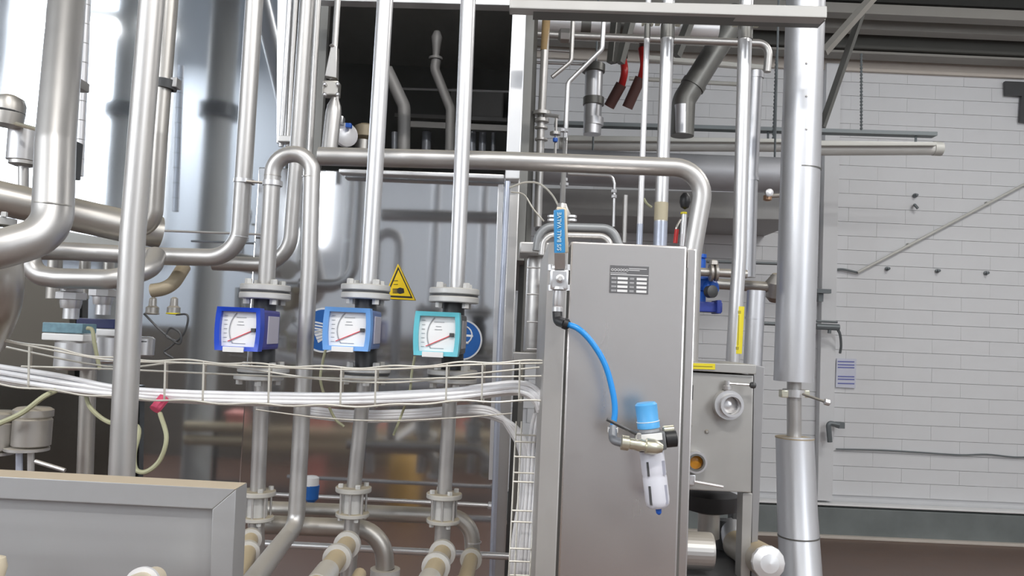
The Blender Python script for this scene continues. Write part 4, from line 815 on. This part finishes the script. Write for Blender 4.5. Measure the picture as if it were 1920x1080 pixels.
def ball_valve():
    Y = 1.50; k = Y / FPX
    t = thing('ball_valve', 'steel ball valve with long blue lever on the cabinet left edge', 'valve', at(1046, 590, Y))
    # lever: blue sleeve on a steel strip
    MB().hexa([at(1038, 394, Y - .03), at(1058, 392, Y - .03), at(1060, 474, Y - .03), at(1039, 475, Y - .03)] + [at(1038, 394, Y - .02), at(1058, 392, Y - .02), at(1060, 474, Y - .02), at(1039, 475, Y - .02)]).build('lever_sleeve', HANDB, t, .002)
    MB().hexa([at(1044, 387, Y - .022), at(1063, 390, Y - .022), at(1066, 474, Y - .02), at(1044, 476, Y - .02)] + [at(1044, 387, Y - .006), at(1063, 390, Y - .006), at(1066, 474, Y - .004), at(1044, 476, Y - .004)]).build('lever_strip', plain('worn_lever', (.60, .52, .40), .45, .5), t, .003)
    MB().hexa([at(1039, 474, Y - .03), at(1060, 474, Y - .03), at(1060, 504, Y - .018), at(1040, 505, Y - .018)] + [at(1039, 474, Y - .022), at(1060, 474, Y - .022), at(1060, 504, Y - .01), at(1040, 505, Y - .01)]).build('lever_neck', STEEL, t, .001)
    MB().box(at(1048, 525, Y), (34 * k, .03, 38 * k)).build('valve_body', STEELC, t, .004)
    MB().lathe(at(1050, 523, Y - .014), (0, -1, 0), [(.008, 0), (.008, .006), (.0045, .007), (.0045, .012)], 12).build('spindle', STEELC, t)
    bolt(t, at(1050, 523, Y - .028), .004, .004, (0, -1, 0), 'nut')
    for y in (502, 540):
        MB().lathe(at(1047, y + 4, Y), (0, 0, 1), [(17 * k, 0), (18 * k, 1 * k), (18 * k, 6 * k), (17 * k, 7 * k)], 8).build('end_cap', STEELC, t)
        for dx in (-15, 17): MB().tube(P_([(1047 + dx, y - 6, Y - .008), (1047 + dx, y + 5, Y - .008)]), 5 * k, 8).build('body_bolt', STEELC, t)
    MB().lathe(at(1045, 585, Y), (0, 0, 1), [(9 * k, 0), (10.5 * k, 1 * k), (10.5 * k, 9 * k), (8.5 * k, 10 * k), (9.5 * k, 14 * k), (9.5 * k, 40 * k)], 18).build('outlet_nipple', STEELC, t)
    M = Matrix.Translation(at(1049, 434, Y - .0312)) @ Matrix.Rotation(math.radians(-2), 4, 'Y') @ FRONT @ Matrix.Rotation(PI / 2, 4, 'Z')
    text_mesh('S/S BALL VALVE', 10.5 * k, M, 'handle_lettering', plain('pale_print', (.45, .62, .70), .6), t)
    # union with bolts behind the lever
    u = thing('pipe_union', 'bolted steel union partly hidden behind the blue lever', 'union', at(1052, 420, Y + .05))
    MB().lathe(at(1053, 420, Y + .05), (0, 0, 1), [(.008, -.02), (.012, 0), (.017, .004), (.017, .02), (.012, .03), (.008, .04)], 18).build('union_body', STEEL, u)
    for dx in (-18, 20):
        for dy in (406, 413): MB().lathe(at(1053 + dx, dy, Y + .04), (0, 0, 1), [(.004, -.003), (.009, -.002), (.009, .002), (.004, .003)], 10).build('bolt_head', STEELC, u)
    # hose
    h = pipe('air_hose', 'bright blue air hose curving down from ball valve to regulator', 'hose', [(1058, 606, 1.47), (1085, 617, 1.46), (1112, 645, 1.46), (1135, 685, 1.46), (1149, 735, 1.46), (1153, 770, 1.46), (1149, 803, 1.46)], 5.6, HOSE, 0, seg=14, smooth=8)
    MB().tube(P_([(1045, 584, Y), (1046, 602, Y - .005), (1062, 608, 1.465)]), 9.5 * k, 14, .012).build('elbow_fitting', BLACK, h)
    collar(h, 'release_collar', at(1060, 607, 1.466), V((1, 0, -.35)), .0062, .0105, .008, BLACK, 16)
    # regulator
    yv = 1.46; kk = yv / FPX
    r = thing('filter_regulator', 'compressed air filter regulator with blue knob and pale bowl on the cabinet', 'regulator', at(1238, 955, yv))
    ax = (at(1211, 757, yv) - at(1234, 950, yv)); ax.normalize()
    def al(y): f = (y - 757) / 193; return at(1211 + 23 * f, y, yv)
    MB().lathe(al(803), ax, [(19 * kk, 0), (21 * kk, 1 * kk), (21 * kk, 12 * kk), (20 * kk, 14 * kk), (20.5 * kk, 44 * kk), (17 * kk, 48 * kk)], 28).build('knob', KNOB, r)
    MB().torus(al(790), ax, 20.8 * kk, .0008, 28, 6).build('knob_ring', WHITEP, r)
    MB().lathe(al(815), ax, [(19 * kk, 0), (19 * kk, 14 * kk)], 24).build('bonnet', GINK, r)
    Mb = Matrix.Translation(al(826)) @ Matrix.Rotation(math.radians(-8), 4, 'Y')
    MB(Mb).box((0, 0, 0), (52 * kk, 44 * kk, 34 * kk)).build('regulator_body', plain('regulator_grey', (.16, .165, .17), .45, .3), r, .004)
    MB(Mb).box((-.001, -22 * kk - .001, 9 * kk), (40 * kk, .003, 13 * kk)).build('name_strip', WHITEP, r, .001)
    MB(Mb).lathe((26 * kk, 0, 0), (1, 0, 0), [(10 * kk, 0), (16 * kk, 2 * kk), (16 * kk, 22 * kk), (8 * kk, 24 * kk)], 18).build('port_plug', BLACK, r)
    MB(Mb).lathe((26 * kk, 4 * kk, 16 * kk), (1, 0, 0), [(6 * kk, 0), (8 * kk, 2 * kk), (8 * kk, 20 * kk)], 14).build('mount_bolt', BRASS, r)
    MB().lathe(al(948), ax, [(16 * kk, -3 * kk), (21 * kk, 2 * kk), (22.5 * kk, 10 * kk), (22.5 * kk, 52 * kk), (21.5 * kk, 56 * kk), (22.5 * kk, 60 * kk), (22.5 * kk, 104 * kk), (20 * kk, 108 * kk)], 30).build('bowl', BOWL, r)
    Ma = Matrix.Translation(al(900)) @ Matrix.Rotation(math.radians(-6.8), 4, 'Y')
    for zz, hh in ((24, 26), (-24, 34)):
        MB(Ma).box((-14 * kk, -18.2 * kk, zz * kk), (4 * kk, 2.5 * kk, hh * kk)).build('slot', DGREY, r)
        MB(Ma).box((15 * kk, -17.2 * kk, zz * kk), (5.5 * kk, 2.5 * kk, hh * kk)).build('slot', plain('slot_grey', (.34, .35, .42), .5), r)
    MB().lathe(al(965), ax, [(2 * kk, 0), (5 * kk, 3 * kk), (6 * kk, 14 * kk)], 12).build('drain', PUMPB, r)
    # mini valve
    mv = thing('mini_ball_valve', 'small brass valve with dark lever left of the regulator', 'valve', at(1195, 840, yv - .03))
    Y2 = yv - .035
    MB().tube(P_([(1149, 800, 1.455), (1149, 826, 1.44), (1170, 831, Y2)]), 8 * kk, 14, .012).build('elbow', plain('grey_elbow', (.22, .23, .25), .45, .3), mv)
    collar(mv, 'hose_collar', at(1149, 806, 1.455), (0, 0, 1), .0058, .0095, .009, WHITEP, 16)
    a, b = at(1164, 829, Y2), at(1240, 840, Y2)
    MB().lathe(a, b - a, [(9.1 * kk, 0), (13.7 * kk, 1 * kk), (13.7 * kk, 14 * kk), (10.4 * kk, 16 * kk), (10.4 * kk, 26 * kk), (12.3 * kk, 34 * kk), (10.4 * kk, 40 * kk), (10.4 * kk, 44 * kk), (14.3 * kk, 46 * kk), (14.3 * kk, 60 * kk), (11.7 * kk, 68 * kk), (7.8 * kk, 76 * kk)], 12).build('valve_body', BRASS, mv)
    MB().lathe(at(1196, 826, Y2), (0, 0, 1), [(6 * kk, 0), (6 * kk, 12 * kk), (4 * kk, 14 * kk)], 12).build('stem', STEEL, mv)
    MB().tube(P_([(1196, 815, Y2), (1180, 807, Y2 - .008), (1138, 786, Y2 - .012)]), .0032, 8, .01).build('lever', DGREY, mv)
ball_valve()

# ------------------------------------------------------------------ sampling panel on the right
def sampling():
    Y = 2.0; k = Y / FPX
    t = thing('valve_cabinet', 'small grey steel valve cabinet right of the tall brushed cabinet', 'cabinet', at(1350, 925, Y))
    SH = plain('grey_sheet', (.46, .455, .44), .45, .6, .05, 20, dust=.2)
    sheet([(1282, 697), (1413, 704), (1409, 924), (1278, 918)], Y, .25, 'front_sheet', SH, t, .003)
    sheet([(1284, 679), (1418, 684), (1418, 702), (1284, 694)], Y - .012, .26, 'top_flange', SH, t, .002)
    sheet([(1414, 684), (1434, 688), (1418, 1100), (1408, 1100)], Y + .03, .05, 'frame_post', plain('post_grey', (.36, .36, .37), .45, .5), t, .002)
    sheet([(1393, 924), (1411, 925), (1406, 1100), (1388, 1100)], Y + .01, .05, 'front_leg', SH, t, .002)
    sheet([(1290, 721), (1300, 722), (1299, 750), (1290, 748)], Y - .002, .004, 'slot_cover', BLACK, t)
    for x, y in ((1294, 797), (1325, 809)): MB().lathe(at(x, y, Y), (0, -1, 0), [(.005, 0), (.005, .003), (.003, .006), (0, .006)], 10).build('screw', DULL, t)
    v = thing('butterfly_valve', 'round steel butterfly valve with ball lever on the small valve cabinet', 'valve', at(1364, 785, Y))
    c = at(1362, 758, Y); R = 27 * k
    MB().ring(c + V((0, -.012, 0)), (0, 1, 0), R * .62, R, .03, 30).build('valve_ring', STEELC, v)
    MB().ring(c + V((.004, -.03, 0)), (0, 1, 0), R * .6, R * .78, .02, 30).build('ferrule', STEELC, v)
    MB().lathe(c + V((.004, -.016, 0)), (.25, -1, .1), [(0, -.004), (R * .56, -.003), (R * .58, 0), (R * .3, .006), (0, .007)], 24).build('disc', STEELC, v)
    MB().lathe(at(1364, 732, Y - .015), (0, 0, 1), [(6 * k, 0), (8 * k, 2 * k), (8 * k, 8 * k), (6 * k, 9 * k), (6 * k, 18 * k)], 14).build('neck', STEELC, v)
    MB().tube(P_([(1368, 719, Y - .02), (1408, 722, Y - .035)]), .0028, 8).build('lever', STEELC, v)
    MB().lathe(at(1405, 722, Y - .035), (1, -.2, 0), [(.003, 0), (.007, .003), (.0085, .009), (.006, .015), (0, .017)], 14).build('lever_knob', DGREY, v)
    v = thing('sample_port', 'sample port with amber liquid behind glass at lower cabinet corner', 'valve', at(1300, 890, Y))
    c = at(1301, 864, Y); R = 19 * k
    MB().ring(c + V((0, -.012, 0)), (0, 1, 0), R * .72, R * 1.05, .03, 28).build('port_ring', STEELC, v)
    MB().ring(c + V((0, -.024, 0)), (0, 1, 0), R * .66, R * .84, .012, 28).build('inner_ring', DARKM, v)
    MB().lathe(c + V((0, -.010, 0)), (0, -1, 0), [(R * .7, 0), (R * .7, .003), (R * .4, .006), (0, .007)], 24).build('amber_glass', AMBER, v)
    MB().box(at(1296, 899, Y - .008), (13 * k, .02, 20 * k)).build('latch_block', STEELC, v, .003)
    MB().tube(P_([(1302, 903, Y - .02), (1356, 913, Y - .03)]), .0036, 8).build('latch_pin', plain('bright_pin', (.9, .9, .92), .25, .7), v)
    # stickers
    s = thing('yellow_sticker', 'small yellow sticker on the top edge of the valve cabinet', 'sticker', at(1314, 692, Y - .02))
    sheet([(1288, 680.5), (1341, 682), (1341, 693), (1288, 691.5)], Y - .0145, .002, 'label', STICKY, s)
    sheet([(1293, 685.4), (1336, 686.8), (1336, 688), (1293, 686.8)], Y - .0155, .001, 'printed_line', plain('faded_print', (.35, .30, .03), .6), s)
    s = thing('yellow_sticker', 'tall narrow yellow sticker wrapped on white vertical pipe', 'sticker', at(1380, 662, 2.37))
    a, b = at(1385.5, 575, 2.4), at(1380.5, 663, 2.4); rr = 13.4 * 2.4 / FPX; m_ = MB()
    vs_ = []; n = 7
    for p in (a, b):
        for i in range(n):
            g = math.radians(-118 + i * 10); g2 = g
            vs_.append(p + V((-.0 + math.cos(g2) * rr, math.sin(g2) * rr, 0)))
    vs2 = [p + V((0, .0006, 0)) for p in vs_]
    fs_ = [(i, i + 1, n + i + 1, n + i) for i in range(n - 1)]; fs_ += [tuple(2 * n + j for j in q[::-1]) for q in fs_]
    fs_ += [(i, 2 * n + i, 2 * n + i + 1, i + 1) for i in range(n - 1)] + [(n + i, n + i + 1, 3 * n + i + 1, 3 * n + i) for i in range(n - 1)]
    m_.add(vs_ + vs2, fs_); m_.build('label', STICKY, s)
    for f_ in (.12, .5, .88):
        p = a.lerp(b, f_) + V((-.0035, -rr - .0004, 0)); MB().box(p, (.0022 if f_ == .5 else .008, .0008, .09 if f_ == .5 else .008)).build('printed_mark', plain('faded_print', (.45, .38, .03), .6), s)
    # under the panel
    o = thing('pump_motor', 'black pump motor under the small valve cabinet', 'motor', at(1330, 1000, 2.25))
    MB().lathe(at(1330, 960, 2.25), (0, 0, 1), [(.04, 0), (.075, .01), (.078, .03), (.078, .05), (.05, .06)], 28).build('motor_disc', BLACK, o)
    MB().lathe(at(1328, 1008, 2.25), (0, 0, 1), [(.03, 0), (.03, .075)], 20).build('shaft_housing', DULL, o)
    MB().box(at(1385, 970, 2.3), (.05, .05, .1)).build('bracket', DGREY, o, .004)
    o = MB().tube(P_([(1262, 1030, 2.05), (1335, 1034, 2.05)]), 34 * 2.05 / FPX, 32).build('pump_casing', STEEL, bevel=.006)
    tag(o, 'large horizontal steel pump casing at the foot of tall cabinet', 'pump')
    pipe('pump_outlet', 'black upright pipe right of the pump casing', 'pipe', [(1362, 975, 2.3), (1356, 1100, 2.3)], 17, DGREY, 0)
    o = pipe('insulated_pipe', 'dusty insulated pipe coming forward with white rounded end cap', 'pipe', [(1372, 985, 2.3), (1378, 1020, 2.25), (1440, 1055, 1.95)], 22, ALU, .06, seg=26)
    a, b = at(1378, 1020, 2.25), at(1440, 1055, 1.95); ax = (b - a).normalized()
    MB().tube([a + ax * .02, b - ax * .001], 29 * 2.0 / FPX, 28).build('dusty_jacket', plain('tan_jacket', (.50, .47, .42), .5, .4, .08, 9, dust=.8, dustcol=(.42, .33, .2)), o)
    MB().lathe(b, ax, [(29 * 2.0 / FPX, -.01), (30.5 * 2.0 / FPX, 0), (29 * 2.0 / FPX, .006), (17 * 2.0 / FPX, .015), (0, .018)], 14).build('end_cap', POST, o, ang=15)
    tag(MB().hexa([at(1275, 1085, 2.0), at(1420, 1090, 2.0), at(1420, 1110, 2.0), at(1275, 1105, 2.0)] + [at(1275, 1085, 2.0) + V((0, .3, 0)), at(1420, 1090, 2.0) + V((0, .3, 0)), at(1420, 1110, 2.0) + V((0, .3, 0)), at(1275, 1105, 2.0) + V((0, .3, 0))]).build('pump_plinth', DGREY, bevel=.004), 'dark base plate under the pump casing', 'plate')
sampling()

# ------------------------------------------------------------------ hatch valves near the long pipe
def hatch_valve():
    t = thing('clamped_valve', 'steel valve with tapered body on slim rod at hatch left edge', 'valve', at(616, 285, 2.3))
    k = 2.3 / FPX
    MB().tube(P_([(635, -30, 2.3), (624, 150, 2.3)]), 6 * k, 12).build('rod', STEEL, t)
    MB().hexa([at(620, 86, 2.28), at(632, 86, 2.28), at(631, 146, 2.28), at(609, 142, 2.28)] + [p + V((0, .03, 0)) for p in (at(620, 86, 2.28), at(632, 86, 2.28), at(631, 146, 2.28), at(609, 142, 2.28))]).build('wedge_bracket', STEEL, t, .002)
    MB().lathe(at(622, 88, 2.28), (0, 0, 1), [(.004, 0), (.008, .003), (.004, .008)], 8).build('bracket_pin', STEELC, t)
    MB().box(at(622, 168, 2.3), (30 * k, .04, 28 * k)).build('clamp_block', DULL, t, .004)
    for dx, dy in ((-12, -9), (12, -9), (-12, 10), (12, 10)): MB().lathe(at(622 + dx, 168 + dy, 2.28), (0, -1, 0), [(.006, 0), (.006, .008), (.003, .01)], 6).build('clamp_bolt', STEELC, t)
    MB().lathe(at(617, 288, 2.3), (.05, 0, 1), [(15 * k, 0), (15 * k, 78 * k), (13 * k, 92 * k), (8 * k, 104 * k), (7 * k, 112 * k)], 22).build('tapered_body', STEEL, t)
    v = thing('round_clamp', 'round white clamp with bright nut beside the tapered valve', 'clamp', at(648, 280, 2.4))
    MB().lathe(at(645, 255, 2.42), (.6, -.9, 0), [(.02, 0), (.036, .006), (.036, .022), (.02, .03)], 24).build('clamp_disc', ALUW, v)
    MB().box(at(639, 226, 2.38), (.02, .03, .022)).build('bright_nut', STEELC, v, .003)
    MB().box(at(654, 236, 2.38), (.018, .02, .014)).build('blue_tag', PUMPB, v, .003)
    t = thing('inner_valve', 'dim brownish valve inside the hatch right of round clamp', 'valve', at(680, 285, 3.0))
    MB().lathe(at(684, 262, 3.0), (0, 0, 1), [(.02, 0), (.04, .01), (.04, .05), (.02, .06)], 18).build('cap', TAN, t)
    MB().lathe(at(680, 288, 3.0), (0, 0, 1), [(.03, 0), (.03, .05)], 18).build('valve_neck', DULL, t)
hatch_valve()

# ------------------------------------------------------------------ wire cable tray and cables
def tray():
    t = thing('cable_tray', 'sagging wire mesh cable tray crossing in front of the flow lines', 'cable tray', at(640, 760, 1.70))
    W_ = lambda pts, r=1.9, name='long_wire', m=5: MB().tube(smooth_path([at(*p) for p in pts], m), r * 1.70 / FPX, 6).build(name, WIRE, t)
    def wavy(pts, amp, per):
        q = smooth_path([V((p[0], p[1], p[2])) for p in pts], 12); return [at(p.x, p.y + amp * math.sin(p.x / per * 2 * PI), p.z) for p in q]
    A = [(-40, 626, 1.68), (110, 655, 1.68), (215, 672, 1.68), (340, 676, 1.68), (480, 683, 1.68), (640, 689, 1.68), (760, 687, 1.68), (880, 680, 1.68), (1018, 677, 1.68)]
    MB().tube(wavy(A, 2.2, 128), .0022, 6).build('long_wire', WIRE, t)
    W_([(a, b + 4, c) for a, b, c in A])
    W_([(-40, 640, 1.82), (200, 687, 1.82), (330, 680, 1.82), (440, 688, 1.82), (600, 711, 1.82), (750, 717, 1.82), (900, 700, 1.82), (1018, 688, 1.82)], 2.1)
    W_([(40, 687, 1.70), (210, 692, 1.70), (480, 704, 1.70), (700, 711, 1.70), (860, 708, 1.70), (1018, 705, 1.70)])
    Bm = [(-40, 715, 1.68), (100, 733, 1.68), (200, 743, 1.68), (330, 751, 1.68), (480, 758, 1.68), (700, 761, 1.68), (850, 753, 1.68), (1018, 752, 1.68)]
    MB().tube(wavy(Bm, 2.0, 128), .0022, 6).build('long_wire', WIRE, t)
    W_([(480, 768, 1.83), (600, 783, 1.83), (720, 789, 1.83), (860, 783, 1.83), (960, 775, 1.83)], 1.5)
    W_([(-40, 700, 1.9), (150, 725, 1.9), (300, 742, 1.82)], 1.5)
    for x in (55, 310, 382, 505, 640, 705, 838, 905, 975):
        f = lambda L: next(((a[1] + (b[1] - a[1]) * (x - a[0]) / (b[0] - a[0])) for a, b in zip(L, L[1:]) if a[0] <= x <= b[0]), L[-1][1])
        yt, yb = f(A), f(Bm)
        MB().tube([at(x, yt, 1.68), at(x - 2, yb, 1.68), at(x + 2, yb + 2, 1.9), at(x + 4, f(A) + 6, 1.82)], .0022, 6, .01).build('cross_wire', WIRE, t)
    # white cables lying in it
    base = [(-60, 690), (0, 700), (110, 718), (215, 734), (330, 743), (480, 748), (640, 749), (760, 746), (850, 741), (910, 733), (960, 728), (990, 731), (1008, 746), (1014, 762)]
    for i in range(9):
        u, v = (i % 3 - 1), (i // 3 - 1); spread = lambda x: 1.55 if x < 120 else (1.0 if x < 800 else 1.05)
        pts = [at(x + (0 if x < 980 else v * -4), y + v * 7.0 * spread(x) + u * 2.2 + random.uniform(-1, 1), 1.745 + u * .014 + random.uniform(-.003, .003)) for x, y in base]
        o = MB().tube(smooth_path(pts, 5), 4.6 * 1.745 / FPX, 8).build('white_cable', CABLE)
        tag(o, 'white cable in the thick bundle lying in the wire tray', 'cable', 'white cables in the wire tray')
    for i in range(6):
        dx = (i % 3 - 1); v = i // 3
        pts = [at(x + dx * 7 * (1 if y > 800 else .3), y + (dx * 5 if y < 800 else 0) + v * 5, 1.965 + v * .012) for x, y in [(560, 768), (660, 778), (780, 776), (880, 768), (930, 776), (965, 806), (984, 850), (982, 930), (972, 1000), (960, 1110)]]
        o = MB().tube(smooth_path(pts, 5), 4.4 * 1.965 / FPX, 8).build('white_cable', CABLE)
        tag(o, 'white cable in the bundle dropping down the ladder beside the cabinet', 'cable', 'white cables dropping beside the cabinet')
    for i in range(5):
        pts = [at(x + (i - 2) * 3.6, y, 1.86 + (i % 2) * .01) for x, y in [(1010, 775), (1004, 800), (999, 850), (994, 930), (988, 1000), (980, 1110)]]
        o = MB().tube(smooth_path(pts, 5), 3.4 * 1.86 / FPX, 8).build('white_cable', CABLE)
        tag(o, 'white cable in the tight strand tied along the cabinet side', 'cable', 'white cables tied along the cabinet side')
    l = thing('wire_ladder', 'vertical wire ladder tray beside the brushed cabinet', 'cable tray', at(985, 1080, 1.9))
    for xa, xb in ((968, 953), (978, 964), (1012, 992)):
        MB().tube(P_([(xa, 790, 1.9), (xb, 1100, 1.82)]), .0022, 6).build('rail_wire', WIRE, l)
    for i, y in enumerate((815, 828, 856, 886, 903, 957, 978, 1028, 1052, 1078)):
        x = 968 - (y - 790) * .048; MB().tube(P_([(x, y, 1.83), (x + 38, y + 1.5, 1.83)]), .0022, 6).build('rung', WIRE, l)
    # dusty yellow drop wires around the flowmeters
    for i, (p, lab) in enumerate((([(612, 650, 1.85), (605, 680, 1.85), (602, 720, 1.85), (625, 780, 1.88), (645, 800, 1.88)], 'thin yellowish wire hanging between looped pipe and middle flowmeter'), ([(778, 668, 1.83), (772, 700, 1.83), (768, 735, 1.83), (752, 780, 1.88), (738, 815, 1.82)], 'thin yellowish wire hanging left of the turquoise flowmeter'))):
        pipe('drop_wire', lab, 'cable', p, 2.6, YGCAB, 0, seg=6, smooth=6)
tray()

# ------------------------------------------------------------------ hall behind the camera, seen only mirrored in the sheets
def mirrored(px, py, Ys, Yo):     # place on plane Yo whose mirror image in the sheet at Ys lies at this pixel
    d = FW + RT * ((px - 960) / FPX) + UP * ((540 - py) / FPX); return CAM + d * ((2 * Ys - Yo) / d.y) - V((0, (2 * Ys - 2 * Yo), 0))
def hall():
    for k, (x, lab) in enumerate(((213, 'left tall grey hall column mirrored in the polished sheet'), (392, 'right tall grey hall column mirrored in the polished sheet'))):
        p = mirrored(x, 500, 2.75, -2.2); R = 26 * 7.7 / FPX
        o = tag(MB().tube([V((p.x, p.y, 0)), V((p.x, p.y, ZC))], R, 24).build('hall_column', plain('column_grey', (.42, .42, .40), .7)), lab, 'column')
        zz = mirrored(x, 208, 2.75, -2.2).z
        MB().lathe(V((p.x, p.y, zz)), (0, 0, 1), [(R, -.08), (R * 1.45, -.07), (R * 1.45, .06), (R, .07)], 24).build('column_collar', DGREY, o)
    Yo = -1.9
    for k, (y, lab) in enumerate(((812, 'upper long dusty pipe of the opposite line, mirrored in the lower sheet'), (838, 'lower long dusty pipe of the opposite line, mirrored in the lower sheet'))):
        a, b = mirrored(330, y - 8, 2.65, Yo), mirrored(930, y + 8, 2.65, Yo)
        tag(MB().tube([a, b], .045, 14).build('opposite_pipe', TAN), lab, 'pipe')
    p = mirrored(757, 930, 2.65, Yo + .3)
    t = thing('ochre_drum', 'ochre drum standing across the aisle, mirrored in the lower sheet', 'drum', V((p.x, p.y, 0)))
    MB().lathe(V((p.x, p.y, 0)), (0, 0, 1), [(.10, 0), (.13, .02), (.14, .45), (.11, .58), (.05, .64), (0, .65)], 24).build('drum_body', plain('ochre_paint', (.55, .34, .10), .5), t)
    MB().lathe(V((p.x, p.y, .64)), (0, 0, 1), [(.04, 0), (.04, .04), (0, .045)], 12).build('drum_cap', DGREY, t)
    for k, (x, y, w_, h_, lab) in enumerate(((437, 795, 38, 30, 'small pink crate at left, mirrored in the sheet beside the first flow line'), (592, 795, 50, 36, 'pink crate mirrored just right of the looped pipe'), (590, 895, 30, 60, 'tall pink crate low behind the looped pipe, mirrored'), (872, 800, 34, 50, 'narrow pink crate mirrored right of the third flow line'), (700, 805, 60, 22, 'flat pink crate mirrored between middle and right flow lines'))):
        p = mirrored(x, y, 2.65, Yo - .5); q = 7.7 / FPX
        t = thing('pink_crate', lab, 'crate', p - V((0, 0, h_ * q / 2)))
        MB().box(p, (w_ * q, .25, h_ * q)).build('crate_body', plain('crate_pink', (.78, .33, .28), .6), t, .01)
        MB().box(p + V((0, 0, h_ * q / 2 + .012)), (w_ * q + .03, .28, .024)).build('crate_rim', plain('crate_pink', (.78, .33, .28), .6), t, .004)
    p = mirrored(760, 1000, 2.65, Yo - .5)
    t = thing('crate_rack', 'dark steel rack holding the pink crates across the aisle', 'rack', V((p.x, p.y, 0)))
    zs = sorted({round(mirrored(650, y, 2.65, Yo - .5).z, 3) for y in (818, 926)})
    xa, xb = mirrored(380, 850, 2.65, Yo - .5).x, mirrored(930, 850, 2.65, Yo - .5).x
    for z in zs: MB().box(((xa + xb) / 2, p.y, z), (xb - xa, .3, .02)).build('shelf', DGREY, t)
    for x in (xa, xb):
        for dy in (-.14, .14): MB().box((x, p.y + dy, zs[-1] / 2 + .1), (.03, .03, zs[-1] + .2)).build('rack_post', DGREY, t)
hall()

# ------------------------------------------------------------------ foreground cover
def cover():
    Y = 1.15
    t = thing('flat_cover', 'flat grey steel cover with folded frame in the lower left corner', 'cover', at(200, 1095, Y + .02))
    f = [at(-60, 890, Y), at(442, 917, Y), at(434, 1120, Y), at(-60, 1120, Y)]
    dpt = V((0, .05, 0))
    top_i, side_i = (935 + (-60) * .05, 955), 397
    # frame: top rail and right stile mitred, recessed centre
    inn = [at(-60, 932, Y), at(398, 955, Y), at(392, 1120, Y)]
    MB().hexa([f[0], f[1], inn[1], inn[0]] + [p + dpt for p in (f[0], f[1], inn[1], inn[0])]).build('top_rail', BRUSHF, t, .0015)
    MB().hexa([f[1] + V((.0006, 0, 0)), f[2], inn[2], inn[1] + V((.0006, 0, 0))][0:1] + [f[2], inn[2], inn[1]] + [p + dpt for p in (f[1], f[2], inn[2], inn[1])]).build('right_stile', BRUSHF, t, .0015)
    c = [p + V((0, .012, 0)) for p in (inn[0], inn[1], inn[2], f[3])]
    MB().hexa(c + [p + V((0, .03, 0)) for p in c]).build('centre_sheet', BRUSHF, t)
    s = thing('round_knob', 'tan rounded knob with pale ring poking up at the bottom edge', 'stub', at(280, 1100, 1.05))  # tan ball-like knob with a ring
    a, b = at(290, 1085, 1.12), at(235, 1110, 1.0)
    MB().tube([a, b], .016, 22).build('stub', plain('cream_knob', (.62, .55, .42), .5), s)
    MB().lathe(a, a - b, [(.016, 0), (.012, .008), (0, .012)], 22).build('rounded_end', plain('cream_knob', (.62, .55, .42), .5), s)
    MB().ring(a + (b - a) * .45, b - a, .014, .022, .008, 26).build('ring', ALUW, s)
    s = tag(MB().lathe(at(-6, 1062, 1.1), (0, 0, 1), [(0, -.02), (.01, -.017), (.013, 0), (.01, .012), (0, .016)], 16).build('round_knob', plain('cream_knob', (.62, .55, .42), .5)), 'small cream knob cut off at the lower left edge of cover', 'stub')  # cream round knob, not joined to any pipe
cover()
